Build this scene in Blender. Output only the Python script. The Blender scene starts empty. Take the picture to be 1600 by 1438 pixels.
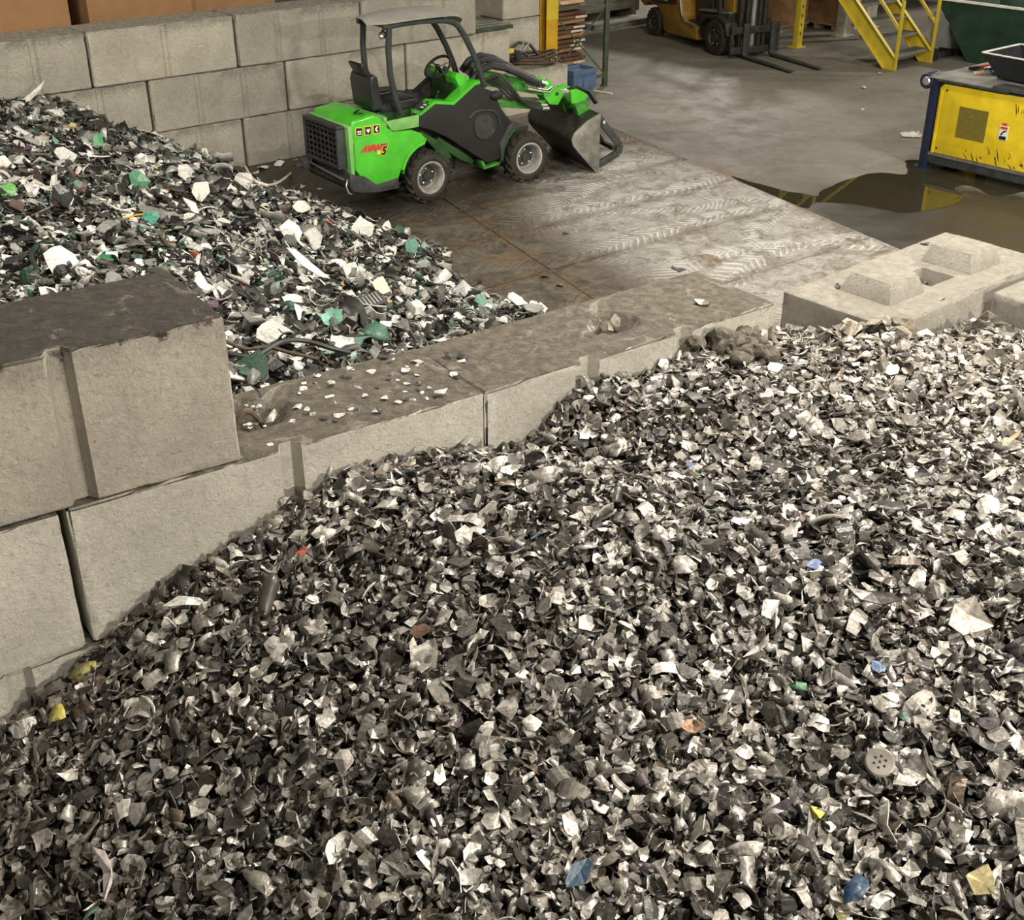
import bpy, bmesh, math, random
import numpy as np
from mathutils import Vector, Matrix, noise

random.seed(7)
rng = np.random.default_rng(11)
SC = bpy.context.scene
COL = SC.collection
R = math.radians

# ------------------------------------------------------------------ camera, light, exposure
F_PX, PITCH, ROLL, CAM_H = 1903.534, R(28.718), R(-0.119), 4.184
fw = Vector((0, math.cos(PITCH), -math.sin(PITCH)))
rt = Vector((1, 0, 0))
up = rt.cross(fw)
RT = math.cos(ROLL) * rt + math.sin(ROLL) * up
UP = -math.sin(ROLL) * rt + math.cos(ROLL) * up
cam_data = bpy.data.cameras.new('camera')
cam = bpy.data.objects.new('camera', cam_data)
COL.objects.link(cam)
cam_data.sensor_fit = 'HORIZONTAL'
cam_data.sensor_width = 36.0
cam_data.lens = F_PX / 1600 * 36.0
cam_data.clip_end = 200
cam.matrix_world = Matrix(((RT.x, UP.x, -fw.x, 0), (RT.y, UP.y, -fw.y, 0), (RT.z, UP.z, -fw.z, CAM_H), (0, 0, 0, 1)))
SC.camera = cam

SC.view_settings.view_transform = 'Standard'
SC.view_settings.look = 'None'
SC.view_settings.gamma = 1.0
SC.view_settings.use_curve_mapping = False
SC.view_settings.exposure = 0.5

world = bpy.data.worlds.new('world')
SC.world = world
world.use_nodes = True
world.node_tree.nodes['Background'].inputs[0].default_value = (0.9, 0.88, 0.82, 1)
world.node_tree.nodes['Background'].inputs[1].default_value = 0.12


def lamp(x, y, z, power, size=1.1, col=(1.0, 0.94, 0.83)):
    ld = bpy.data.lights.new('high_bay_lamp', 'AREA')
    ld.shape = 'DISK'
    ld.size = size
    ld.energy = power
    ld.color = col
    o = bpy.data.objects.new('high_bay_lamp', ld)
    o.location = (x, y, z)
    COL.objects.link(o)


# high bay lamps hung in rows under the roof
for (lx, ly, lz, lp) in ((10.8, -5.4, 6.4, 3900), (-3.6, -9.0, 6.4, 380), (4.2, 1.6, 7.6, 430), (7.8, 8.6, 6.6, 620), (1.6, 7.4, 6.6, 420),
                         (3.4, 18.2, 7.6, 130), (-4.8, 8.8, 6.6, 260), (10.2, 17.0, 7.6, 200), (5.3, 32.0, 7.6, 650), (12.6, 26.2, 7.6, 420)):
    lamp(lx, ly, lz, lp)


def at(px, py, z):
    """the point of the place at height z that the photograph shows at pixel (px, py)"""
    d = RT * ((px - 800) / F_PX) + UP * ((719 - py) / F_PX) + fw
    k = (z - CAM_H) / d.z
    return Vector((d.x * k, d.y * k, z))


def project(P):
    P = np.asarray(P, float) - np.array([0, 0, CAM_H])
    q = P @ np.array([RT[:], UP[:], fw[:]]).T
    zc = np.maximum(q[..., 2], 0.05)
    return 800 + F_PX * q[..., 0] / zc, 719 - F_PX * q[..., 1] / zc


# ------------------------------------------------------------------ materials
def nodes_of(m):
    m.use_nodes = True
    nt = m.node_tree
    return nt, nt.nodes, nt.links, nt.nodes['Principled BSDF']


def N(nt, kind, **kw):
    n = nt.nodes.new(kind)
    for k, v in kw.items():
        if k.startswith('i_'):
            n.inputs[k[2:].replace('_', ' ')].default_value = v
        else:
            setattr(n, k, v)
    return n


def mixc(nt, fac, a, b, mode='MIX'):
    m = nt.nodes.new('ShaderNodeMix')
    m.data_type = 'RGBA'
    m.blend_type = mode
    for sock, v in ((m.inputs[0], fac), (m.inputs[6], a), (m.inputs[7], b)):
        if isinstance(v, (int, float)):
            sock.default_value = v
        elif isinstance(v, tuple):
            sock.default_value = (*v[:3], 1)
        else:
            nt.links.new(v, sock)
    return m.outputs[2]


def math_(nt, op, a, b=None, clamp=False):
    m = nt.nodes.new('ShaderNodeMath')
    m.operation = op
    m.use_clamp = clamp
    for i, v in enumerate((a, b)):
        if v is None:
            continue
        if isinstance(v, (int, float)):
            m.inputs[i].default_value = v
        else:
            nt.links.new(v, m.inputs[i])
    return m.outputs[0]


def ramp(nt, v, lo, hi, a=0.0, b=1.0):
    m = nt.nodes.new('ShaderNodeMapRange')
    m.interpolation_type = 'SMOOTHSTEP'
    m.inputs[1].default_value = lo
    m.inputs[2].default_value = hi
    m.inputs[3].default_value = a
    m.inputs[4].default_value = b
    nt.links.new(v, m.inputs[0])
    return m.outputs[0]


def noise_tex(nt, vec, scale, detail=4, rough=0.55, dist=0.0):
    n = N(nt, 'ShaderNodeTexNoise')
    n.inputs['Scale'].default_value = scale
    n.inputs['Detail'].default_value = detail
    n.inputs['Roughness'].default_value = rough
    n.inputs['Distortion'].default_value = dist
    if vec is not None:
        nt.links.new(vec, n.inputs['Vector'])
    return n.outputs[0]


def scaled(nt, vec, sx, sy, sz, rz=0.0, loc=(0, 0, 0)):
    m = nt.nodes.new('ShaderNodeMapping')
    m.inputs['Scale'].default_value = (sx, sy, sz)
    m.inputs['Rotation'].default_value = (0, 0, rz)
    m.inputs['Location'].default_value = loc
    nt.links.new(vec, m.inputs['Vector'])
    return m.outputs[0]


def bump(nt, height, strength, dist=0.02, normal=None):
    b = nt.nodes.new('ShaderNodeBump')
    b.inputs['Strength'].default_value = strength
    b.inputs['Distance'].default_value = dist
    nt.links.new(height, b.inputs['Height'])
    if normal is not None:
        nt.links.new(normal, b.inputs['Normal'])
    return b.outputs[0]


def M(name, col, rough=0.55, metal=0.0, var=0.25, scale=7.0, bmp=0.0, bscale=60.0, dirt=None, dirt_lo=0.5, dirt_hi=0.7, coat=0.0):
    m = bpy.data.materials.new(name)
    nt, nd, lk, b = nodes_of(m)
    tc = N(nt, 'ShaderNodeTexCoord').outputs['Object']
    n1 = noise_tex(nt, tc, scale, 5, 0.6)
    lo = tuple(c * (1 - var) for c in col)
    hi = tuple(min(1, c * (1 + var)) for c in col)
    c = mixc(nt, ramp(nt, n1, 0.3, 0.7), lo, hi)
    if dirt:
        n2 = noise_tex(nt, tc, scale * 0.7, 7, 0.7, 0.4)
        c = mixc(nt, ramp(nt, n2, dirt_lo, dirt_hi), c, dirt)
    lk.new(c, b.inputs['Base Color'])
    lk.new(ramp(nt, n1, 0.2, 0.8, rough * 0.85, min(1, rough * 1.15)), b.inputs['Roughness'])
    b.inputs['Metallic'].default_value = metal
    b.inputs['Coat Weight'].default_value = coat
    if bmp:
        n3 = noise_tex(nt, tc, bscale, 4, 0.6)
        lk.new(bump(nt, n3, bmp, 0.01), b.inputs['Normal'])
    return m


def concrete(name, base, topcol, streak=0.0, lo=0.35, side_spill=0.0, mottle=1.0):
    """cast concrete: mottled faces with scratches, dust and dirt lying on the upward faces"""
    m = bpy.data.materials.new(name)
    nt, nd, lk, b = nodes_of(m)
    tcn = N(nt, 'ShaderNodeTexCoord')
    tc = tcn.outputs['Object']
    big = noise_tex(nt, tc, 2.2, 5, 0.6, 0.3)
    mid = noise_tex(nt, tc, 11, 6, 0.65)
    fine = noise_tex(nt, tc, 90, 4, 0.6)
    vfine = noise_tex(nt, tc, 38, 7, 0.78, 0.3)
    c = mixc(nt, ramp(nt, big, 0.3, 0.72), tuple(k * 0.80 for k in base), tuple(k * 1.10 for k in base))
    c = mixc(nt, ramp(nt, mid, 0.50, 0.78, 0, 0.5), c, tuple(k * 0.62 for k in base))
    c = mixc(nt, ramp(nt, vfine, 0.52, 0.66, 0, 0.65), c, tuple(k * 0.58 for k in base))
    c = mixc(nt, ramp(nt, vfine, 0.46, 0.34, 0, 0.45), c, tuple(min(1, k * 1.25) for k in base))
    c = mixc(nt, ramp(nt, noise_tex(nt, tc, 55, 2, 0.5), 0.70, 0.76, 0, 0.7), c, tuple(k * 0.35 for k in base))
    if streak:
        s1 = noise_tex(nt, scaled(nt, tc, 3.4, 1, 48), 1.0, 5, 0.7, 1.1)
        patch = noise_tex(nt, tc, 3.1, 2, 0.5)
        msk = math_(nt, 'MULTIPLY', ramp(nt, s1, 0.60, 0.68), ramp(nt, patch, 0.45, 0.6, 0, streak))
        c = mixc(nt, msk, c, tuple(min(1, k * 1.45) for k in base))
        s2 = noise_tex(nt, scaled(nt, tc, 42, 1, 2.4), 1.0, 5, 0.7, 0.9)
        msk2 = math_(nt, 'MULTIPLY', ramp(nt, s2, 0.62, 0.70), ramp(nt, patch, 0.42, 0.3, 0, streak))
        c = mixc(nt, msk2, c, tuple(min(1, k * 1.4) for k in base))
        sm = N(nt, 'ShaderNodeSeparateXYZ')
        lk.new(tc, sm.inputs[0])
        ez = math_(nt, 'ADD', sm.outputs[2], math_(nt, 'MULTIPLY', math_(nt, 'SUBTRACT', vfine, 0.5), 0.35))
        smear = math_(nt, 'MULTIPLY', ramp(nt, ez, 0.17, 0.30), ramp(nt, noise_tex(nt, tc, 1.9, 3, 0.6), 0.50, 0.58, 0, 0.75 * streak))
        c = mixc(nt, smear, c, tuple(k * 0.38 for k in base))
    geo = N(nt, 'ShaderNodeNewGeometry')
    sep = N(nt, 'ShaderNodeSeparateXYZ')
    lk.new(geo.outputs['True Normal'], sep.inputs[0])
    f = math_(nt, 'ADD', sep.outputs[2], math_(nt, 'MULTIPLY', math_(nt, 'SUBTRACT', mid, 0.5), 0.9))
    f = ramp(nt, f, lo, lo + 0.25)
    if side_spill:
        so = N(nt, 'ShaderNodeSeparateXYZ')
        lk.new(tc, so.inputs[0])
        e = math_(nt, 'ADD', so.outputs[2], math_(nt, 'MULTIPLY', math_(nt, 'SUBTRACT', mid, 0.5), 0.22))
        f = math_(nt, 'MAXIMUM', f, ramp(nt, e, side_spill, side_spill + 0.025))
    n4 = noise_tex(nt, tc, 16, 7, 0.75, 0.5)
    tc1 = mixc(nt, ramp(nt, n4, 0.35, 0.7), tuple(k * (1 - 0.45 * mottle) for k in topcol), tuple(min(1, k * (1 + 0.3 * mottle)) for k in topcol))
    tc1 = mixc(nt, ramp(nt, noise_tex(nt, tc, 5.5, 6, 0.7, 0.6), 0.56, 0.66, 0, 0.6 * mottle), tc1, tuple(0.5 * (k + j) for k, j in zip(base, topcol)))
    c = mixc(nt, f, c, tc1)
    lk.new(c, b.inputs['Base Color'])
    b.inputs['Roughness'].default_value = 0.92
    h = math_(nt, 'ADD', math_(nt, 'MULTIPLY', vfine, 1.3), math_(nt, 'ADD', mid, math_(nt, 'MULTIPLY', fine, 0.4)))
    h = math_(nt, 'ADD', h, math_(nt, 'MULTIPLY', math_(nt, 'MULTIPLY', f, n4), 2.0))
    lk.new(bump(nt, h, 0.9, 0.018), b.inputs['Normal'])
    return m


def ellipse(nt, pos, cx, cy, rx, ry, rot, wob, soft=0.35):
    """1 inside a ragged ellipse of the floor, 0 outside (spills, tracks, damp patches and the sheen painted on the plates)"""
    v = scaled(nt, pos, 1, 1, 0, -rot)
    a = math.cos(-rot) * cx - math.sin(-rot) * cy
    c = math.sin(-rot) * cx + math.cos(-rot) * cy
    s = N(nt, 'ShaderNodeSeparateXYZ')
    lkv = nt.links
    lkv.new(v, s.inputs[0])
    dx = math_(nt, 'DIVIDE', math_(nt, 'SUBTRACT', s.outputs[0], a), rx)
    dy = math_(nt, 'DIVIDE', math_(nt, 'SUBTRACT', s.outputs[1], c), ry)
    d = math_(nt, 'ADD', math_(nt, 'MULTIPLY', dx, dx), math_(nt, 'MULTIPLY', dy, dy))
    d = math_(nt, 'ADD', d, math_(nt, 'MULTIPLY', math_(nt, 'SUBTRACT', wob, 0.5), 1.4))
    return ramp(nt, d, 1.0 + soft, 1.0 - soft)


def floor_material():
    m = bpy.data.materials.new('worn_concrete_floor')
    nt, nd, lk, b = nodes_of(m)
    pos = N(nt, 'ShaderNodeNewGeometry').outputs['Position']
    big = noise_tex(nt, pos, 0.45, 5, 0.6, 0.3)
    mid = noise_tex(nt, pos, 2.6, 7, 0.68, 0.5)
    stretch = noise_tex(nt, scaled(nt, pos, 0.6, 3.2, 1, R(-20)), 1.5, 6, 0.7, 0.6)
    fine = noise_tex(nt, pos, 34, 4, 0.7)
    c = mixc(nt, ramp(nt, big, 0.32, 0.68), (0.135, 0.123, 0.099), (0.215, 0.197, 0.161))
    c = mixc(nt, ramp(nt, mid, 0.5, 0.75, 0, 0.55), c, (0.105, 0.092, 0.072))
    c = mixc(nt, ramp(nt, stretch, 0.55, 0.72, 0, 0.5), c, (0.27, 0.25, 0.207))
    vf = noise_tex(nt, pos, 11, 8, 0.8, 0.4)
    c = mixc(nt, ramp(nt, vf, 0.52, 0.66, 0, 0.6), c, (0.088, 0.077, 0.06))
    c = mixc(nt, ramp(nt, vf, 0.45, 0.33, 0, 0.5), c, (0.29, 0.27, 0.225))
    c = mixc(nt, ramp(nt, fine, 0.62, 0.72, 0, 0.35), c, (0.30, 0.28, 0.24))
    c = mixc(nt, ramp(nt, noise_tex(nt, pos, 3.3, 6, 0.8), 0.63, 0.69, 0, 0.6), c, (0.10, 0.088, 0.07))
    # oily brown filth between the wall, the loader and the scrap heap
    d1 = ellipse(nt, pos, -1.9, 14.6, 3.4, 1.7, R(39), mid, 0.5)
    c = mixc(nt, d1, c, (0.036, 0.028, 0.02))
    d4 = ellipse(nt, pos, 2.7, 15.4, 3.2, 0.9, R(-60), mid, 0.7)
    c = mixc(nt, math_(nt, 'MULTIPLY', d4, 0.55), c, (0.085, 0.072, 0.054))
    # rust run at the edge of the plates, damp patch around the puddle
    d3 = ellipse(nt, pos, 2.85, 14.55, 1.25, 0.16, R(-62), mid, 0.8)
    c = mixc(nt, math_(nt, 'MULTIPLY', d3, 0.75), c, (0.19, 0.10, 0.05))
    d2 = ellipse(nt, pos, 5.4, 12.6, 2.5, 1.75, R(-35), mid, 0.35)
    c = mixc(nt, d2, c, (0.036, 0.031, 0.024))
    lk.new(c, b.inputs['Base Color'])
    r = ramp(nt, mid, 0.3, 0.75, 0.5, 0.75)
    r = math_(nt, 'SUBTRACT', r, math_(nt, 'MULTIPLY', d2, 0.16))
    r = math_(nt, 'SUBTRACT', r, math_(nt, 'MULTIPLY', d1, 0.15))
    lk.new(r, b.inputs['Roughness'])
    lk.new(bump(nt, mixc(nt, 0.6, mid, fine), 0.25, 0.012), b.inputs['Normal'])
    return m


def plate_material():
    m = bpy.data.materials.new('tracked_steel_plate')
    nt, nd, lk, b = nodes_of(m)
    pos = N(nt, 'ShaderNodeNewGeometry').outputs['Position']
    big = noise_tex(nt, pos, 0.8, 4, 0.6, 0.4)
    mid = noise_tex(nt, pos, 4.0, 7, 0.7, 0.8)
    fine = noise_tex(nt, pos, 30, 5, 0.7)
    # tyre prints: chevrons inside wandering tracks
    def tread(rot, period, shift, spacing, wid):
        v = scaled(nt, pos, 1, 1, 1, rot, shift)
        sp = N(nt, 'ShaderNodeSeparateXYZ')
        lk.new(v, sp.inputs[0])
        wander = math_(nt, 'MULTIPLY', math_(nt, 'SUBTRACT', noise_tex(nt, scaled(nt, pos, 0.5, 0.5, 1, 0, shift), 1.0, 1, 0.5), 0.5), 1.5)
        y = math_(nt, 'ADD', sp.outputs[1], wander)
        lane = math_(nt, 'PINGPONG', y, spacing)
        mask = ramp(nt, lane, wid, wid * 0.75)
        ch = math_(nt, 'ADD', sp.outputs[0], math_(nt, 'MULTIPLY', lane, 0.9))
        ch = math_(nt, 'ADD', ch, math_(nt, 'MULTIPLY', big, 0.25))
        w = math_(nt, 'SINE', math_(nt, 'MULTIPLY', ch, 2 * math.pi / period))
        return math_(nt, 'MULTIPLY', ramp(nt, w, -0.2, 0.5), mask)
    t1 = tread(R(-32), 0.105, (0, 0, 0), 0.62, 0.20)
    t2 = tread(R(-8), 0.075, (3, 1, 0), 0.9, 0.16)
    t3 = tread(R(-62), 0.09, (1, 5, 0), 1.1, 0.17)
    tr = math_(nt, 'MAXIMUM', t1, math_(nt, 'MAXIMUM', t2, t3))
    tr = math_(nt, 'MULTIPLY', tr, ramp(nt, mid, 0.34, 0.58))
    vfin = noise_tex(nt, pos, 12, 7, 0.75, 0.4)
    scuffs = noise_tex(nt, scaled(nt, pos, 1.0, 5.0, 1, R(-25)), 3.0, 7, 0.75, 0.9)
    pale = ellipse(nt, pos, 2.3, 13.0, 4.0, 1.65, R(118), mid, 0.55)  # worn pale zone; lamp sheen on wet steel painted into it as colour
    fibre = noise_tex(nt, scaled(nt, pos, 13, 17, 1, R(20)), 1.0, 7, 0.8, 2.2)
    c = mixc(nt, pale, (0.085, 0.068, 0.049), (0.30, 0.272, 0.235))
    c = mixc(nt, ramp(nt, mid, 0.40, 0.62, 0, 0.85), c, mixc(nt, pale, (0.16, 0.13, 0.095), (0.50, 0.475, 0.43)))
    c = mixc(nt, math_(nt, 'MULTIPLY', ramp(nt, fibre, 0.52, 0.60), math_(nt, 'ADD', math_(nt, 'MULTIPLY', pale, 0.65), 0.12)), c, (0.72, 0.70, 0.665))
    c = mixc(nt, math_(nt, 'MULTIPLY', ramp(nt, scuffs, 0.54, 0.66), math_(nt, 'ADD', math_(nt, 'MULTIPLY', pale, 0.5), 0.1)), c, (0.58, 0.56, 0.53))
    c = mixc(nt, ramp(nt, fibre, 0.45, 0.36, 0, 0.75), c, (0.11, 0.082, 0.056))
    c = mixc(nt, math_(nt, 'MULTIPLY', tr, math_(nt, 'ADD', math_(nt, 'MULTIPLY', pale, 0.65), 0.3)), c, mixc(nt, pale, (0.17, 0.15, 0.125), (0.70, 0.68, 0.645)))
    c = mixc(nt, ramp(nt, noise_tex(nt, pos, 1.3, 7, 0.7, 1.0), 0.555, 0.64, 0, 0.8), c, (0.20, 0.122, 0.058))
    at_ = N(nt, 'ShaderNodeAttribute', attribute_name='edge').outputs['Fac']
    wide = noise_tex(nt, pos, 2.1, 5, 0.65, 0.5)
    e = ramp(nt, math_(nt, 'ADD', at_, math_(nt, 'MULTIPLY', math_(nt, 'SUBTRACT', wide, 0.5), 2.6)), 0.45, 0.85)
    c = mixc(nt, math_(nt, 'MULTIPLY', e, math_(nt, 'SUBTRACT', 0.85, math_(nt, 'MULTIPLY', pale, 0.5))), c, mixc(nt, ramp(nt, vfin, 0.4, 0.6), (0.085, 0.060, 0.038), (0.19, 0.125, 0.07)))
    d1 = ellipse(nt, pos, -1.9, 14.6, 3.4, 1.7, R(39), mid, 0.5)
    c = mixc(nt, math_(nt, 'MULTIPLY', d1, 0.9), c, (0.036, 0.028, 0.02))
    lk.new(c, b.inputs['Base Color'])
    r = ramp(nt, mid, 0.3, 0.7, 0.24, 0.46)
    r = math_(nt, 'ADD', r, math_(nt, 'MULTIPLY', tr, 0.08))
    lk.new(r, b.inputs['Roughness'])
    b.inputs['Metallic'].default_value = 0.25
    h = math_(nt, 'ADD', math_(nt, 'MULTIPLY', tr, 1.0), math_(nt, 'MULTIPLY', fine, 0.5))
    h = math_(nt, 'ADD', h, mid)
    h = math_(nt, 'ADD', h, fibre)
    lk.new(bump(nt, h, 0.75, 0.02), b.inputs['Normal'])
    return m


def flake_material(name, rough):
    m = bpy.data.materials.new(name)
    nt, nd, lk, b = nodes_of(m)
    a = N(nt, 'ShaderNodeAttribute', attribute_name='tint')
    pos = N(nt, 'ShaderNodeNewGeometry').outputs['Position']
    n1 = noise_tex(nt, pos, 60, 3, 0.6)
    c = mixc(nt, 1.0, a.outputs['Color'], mixc(nt, ramp(nt, n1, 0.3, 0.7), (0.62, 0.6, 0.57), (1, 1, 1)), 'MULTIPLY')
    lk.new(c, b.inputs['Base Color'])
    lk.new(a.outputs['Alpha'], b.inputs['Metallic'])
    lk.new(ramp(nt, n1, 0.3, 0.7, rough - 0.08, rough + 0.12), b.inputs['Roughness'])
    lk.new(bump(nt, noise_tex(nt, pos, 90, 2, 0.5), 0.35, 0.004), b.inputs['Normal'])
    return m


MT = {}
MT['wall_block'] = concrete('wall_block_concrete', (0.58, 0.54, 0.445), (0.46, 0.43, 0.35), streak=0.85)
MT['wall_block2'] = concrete('grey_block_concrete', (0.48, 0.45, 0.375), (0.44, 0.41, 0.34), streak=0.85)
MT['divider'] = concrete('divider_concrete', (0.61, 0.575, 0.50), (0.155, 0.132, 0.10), streak=0.15, lo=0.36)
MT['upper'] = concrete('upper_block_concrete', (0.50, 0.455, 0.385), (0.07, 0.058, 0.044), streak=0.5, lo=0.42, side_spill=0.295)
MT['stud'] = concrete('dusty_stud_concrete', (0.44, 0.405, 0.35), (0.335, 0.305, 0.255), streak=0.15, lo=0.5, mottle=0.5)
MT['floor'] = floor_material()
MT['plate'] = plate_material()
MT['flake'] = flake_material('shredded_metal', 0.38)
MT['ewaste'] = flake_material('shredded_electronics', 0.42)
MT['shell'] = M('hall_cladding', (0.20, 0.19, 0.165), 0.8)
MT['roofing'] = M('roof_cladding', (0.13, 0.125, 0.11), 0.8)
MT['green'] = M('loader_green_paint', (0.075, 0.50, 0.03), 0.32, 0, 0.12, 5, coat=0.3, dirt=(0.10, 0.33, 0.05), dirt_lo=0.58, dirt_hi=0.8)
MT['palegreen'] = M('pale_green_panel', (0.20, 0.45, 0.13), 0.45, 0, 0.15, 6)
MT['dullgreen'] = M('greasy_green_paint', (0.05, 0.26, 0.03), 0.4, 0, 0.3, 14, dirt=(0.05, 0.05, 0.03), dirt_lo=0.52, dirt_hi=0.66)
MT['darkgreen'] = M('dark_green_chassis', (0.015, 0.06, 0.012), 0.5, 0, 0.3)
MT['black'] = M('black_plastic', (0.011, 0.0107, 0.0105), 0.68, 0, 0.25, 9, 0.15, 120)
MT['charcoal'] = M('charcoal_steel', (0.048, 0.050, 0.052), 0.48, 0.2, 0.3, 8, dirt=(0.13, 0.12, 0.10), dirt_lo=0.6, dirt_hi=0.8)
MT['tube'] = M('roll_bar_paint', (0.05, 0.053, 0.057), 0.35, 0.1, 0.15)
MT['rubber'] = M('dirty_tyre_rubber', (0.021, 0.018, 0.014), 0.8, 0, 0.35, 9, 0.3, 70, dirt=(0.05, 0.038, 0.026), dirt_lo=0.5, dirt_hi=0.7)
MT['rim'] = M('galvanised_rim', (0.48, 0.46, 0.42), 0.4, 0.55, 0.2, 10, dirt=(0.16, 0.13, 0.10), dirt_lo=0.58, dirt_hi=0.74)
MT['canopy'] = M('grey_canopy_sheet', (0.30, 0.29, 0.255), 0.75, 0, 0.08)
MT['seat'] = M('black_seat_vinyl', (0.022, 0.023, 0.024), 0.28, 0, 0.2)
MT['bucket'] = M('bucket_steel', (0.06, 0.057, 0.052), 0.42, 0.55, 0.4, 7, 0.2, 40, dirt=(0.03, 0.025, 0.02), dirt_lo=0.45, dirt_hi=0.62)
MT['cheek'] = M('scuffed_bucket_cheek', (0.23, 0.22, 0.20), 0.42, 0.55, 0.25, 9, dirt=(0.12, 0.10, 0.08), dirt_lo=0.55, dirt_hi=0.72)
MT['hose'] = M('black_hose', (0.03, 0.03, 0.03), 0.42, 0, 0.3)
MT['silver'] = M('bright_steel', (0.62, 0.60, 0.56), 0.28, 0.85, 0.15)
MT['white'] = M('white_paint', (0.75, 0.73, 0.68), 0.5, 0, 0.1)
MT['red'] = M('red_print', (0.55, 0.05, 0.03), 0.5, 0, 0.1)
MT['yellowprint'] = M('yellow_print', (0.75, 0.55, 0.06), 0.5, 0, 0.1)
MT['blackprint'] = M('black_print', (0.012, 0.012, 0.012), 0.5, 0, 0.1)
MT['lift'] = M('forklift_yellow', (0.27, 0.145, 0.014), 0.45, 0, 0.2, 5, dirt=(0.14, 0.08, 0.02), dirt_lo=0.55, dirt_hi=0.75)  # forklift paint darkened: shade on its front put into the colour
MT['liftdark'] = M('forklift_black', (0.030, 0.028, 0.024), 0.55, 0.1, 0.3, 8, dirt=(0.075, 0.065, 0.05), dirt_lo=0.55, dirt_hi=0.75)
MT['safety'] = M('safety_yellow', (0.56, 0.43, 0.035), 0.45, 0, 0.12, 5, dirt=(0.30, 0.23, 0.04), dirt_lo=0.58, dirt_hi=0.76)
MT['orangeyellow'] = M('orange_yellow_column', (0.60, 0.34, 0.02), 0.5, 0, 0.15, 4, dirt=(0.25, 0.17, 0.04), dirt_lo=0.64, dirt_hi=0.72)
MT['panel'] = M('machine_yellow', (0.66, 0.48, 0.015), 0.4, 0, 0.1, 6, dirt=(0.05, 0.04, 0.02), dirt_lo=0.70, dirt_hi=0.74)
MT['olive'] = M('olive_vent_mesh', (0.15, 0.12, 0.015), 0.6, 0, 0.25, 40)
MT['navy'] = M('navy_frame', (0.012, 0.018, 0.042), 0.4, 0, 0.2)
MT['grating'] = M('tread_grating', (0.085, 0.08, 0.068), 0.6, 0.3, 0.3, 30)
MT['card'] = M('brown_cardboard', (0.30, 0.165, 0.075), 0.85, 0, 0.12, 4)
MT['cardlight'] = M('pale_cardboard', (0.50, 0.34, 0.21), 0.85, 0, 0.12, 5)
MT['carddark'] = M('dark_cardboard', (0.13, 0.065, 0.035), 0.85, 0, 0.15, 5)
MT['wood'] = M('raw_wood', (0.34, 0.27, 0.18), 0.8, 0, 0.25, 12)
MT['woodgrey'] = M('grey_wood', (0.20, 0.185, 0.15), 0.8, 0, 0.25, 12)
MT['boardedge'] = M('white_board_edge', (0.66, 0.60, 0.50), 0.8, 0, 0.1)
MT['rackgreen'] = M('rack_green', (0.055, 0.075, 0.045), 0.5, 0.1, 0.25)
MT['blue'] = M('blue_bin_plastic', (0.085, 0.135, 0.235), 0.45, 0, 0.12)
MT['bluesteel'] = M('blue_rack_steel', (0.03, 0.045, 0.12), 0.5)
MT['hopper'] = M('hopper_green', (0.014, 0.040, 0.025), 0.5, 0, 0.25, 3)
MT['galv'] = M('galvanised_sheet', (0.36, 0.35, 0.325), 0.4, 0.5, 0.15, 4)
MT['paint_white'] = M('cream_post', (0.50, 0.48, 0.40), 0.6, 0, 0.15)
MT['rust'] = M('rusty_rebar', (0.10, 0.068, 0.045), 0.75, 0.2, 0.4, 20)
MT['clod'] = M('caked_dirt', (0.095, 0.080, 0.060), 0.95, 0, 0.5, 30, 1.0, 55)
MT['cablegreen'] = M('cable_green', (0.016, 0.032, 0.02), 0.4)
MT['core'] = M('heap_interior', (0.035, 0.031, 0.026), 0.9, 0, 0.4, 20)
wm = bpy.data.materials.new('dark_puddle_water')
nt, nd, lk, b = nodes_of(wm)
b.inputs['Base Color'].default_value = (0.034, 0.029, 0.017, 1)
b.inputs['Roughness'].default_value = 0.02
b.inputs['IOR'].default_value = 1.5
pos = N(nt, 'ShaderNodeNewGeometry').outputs['Position']
lk.new(bump(nt, noise_tex(nt, pos, 4, 2), 0.02, 0.01), b.inputs['Normal'])
MT['water'] = wm


# ------------------------------------------------------------------ building helpers
def tag(o, label=None, cat=None, group=None, kind=None):
    for k, v in (('label', label), ('category', cat), ('group', group), ('kind', kind)):
        if v:
            o[k] = v
    return o


def empty(name, loc=(0, 0, 0), yaw=0.0):
    o = bpy.data.objects.new(name, None)
    o.location = loc
    o.rotation_euler = (0, 0, yaw)
    o.empty_display_size = 0.2
    COL.objects.link(o)
    return o


def thing(name, label, cat, loc=(0, 0, 0), yaw=0.0, group=None):
    return tag(empty(name, loc, yaw), label, cat, group)


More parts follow.
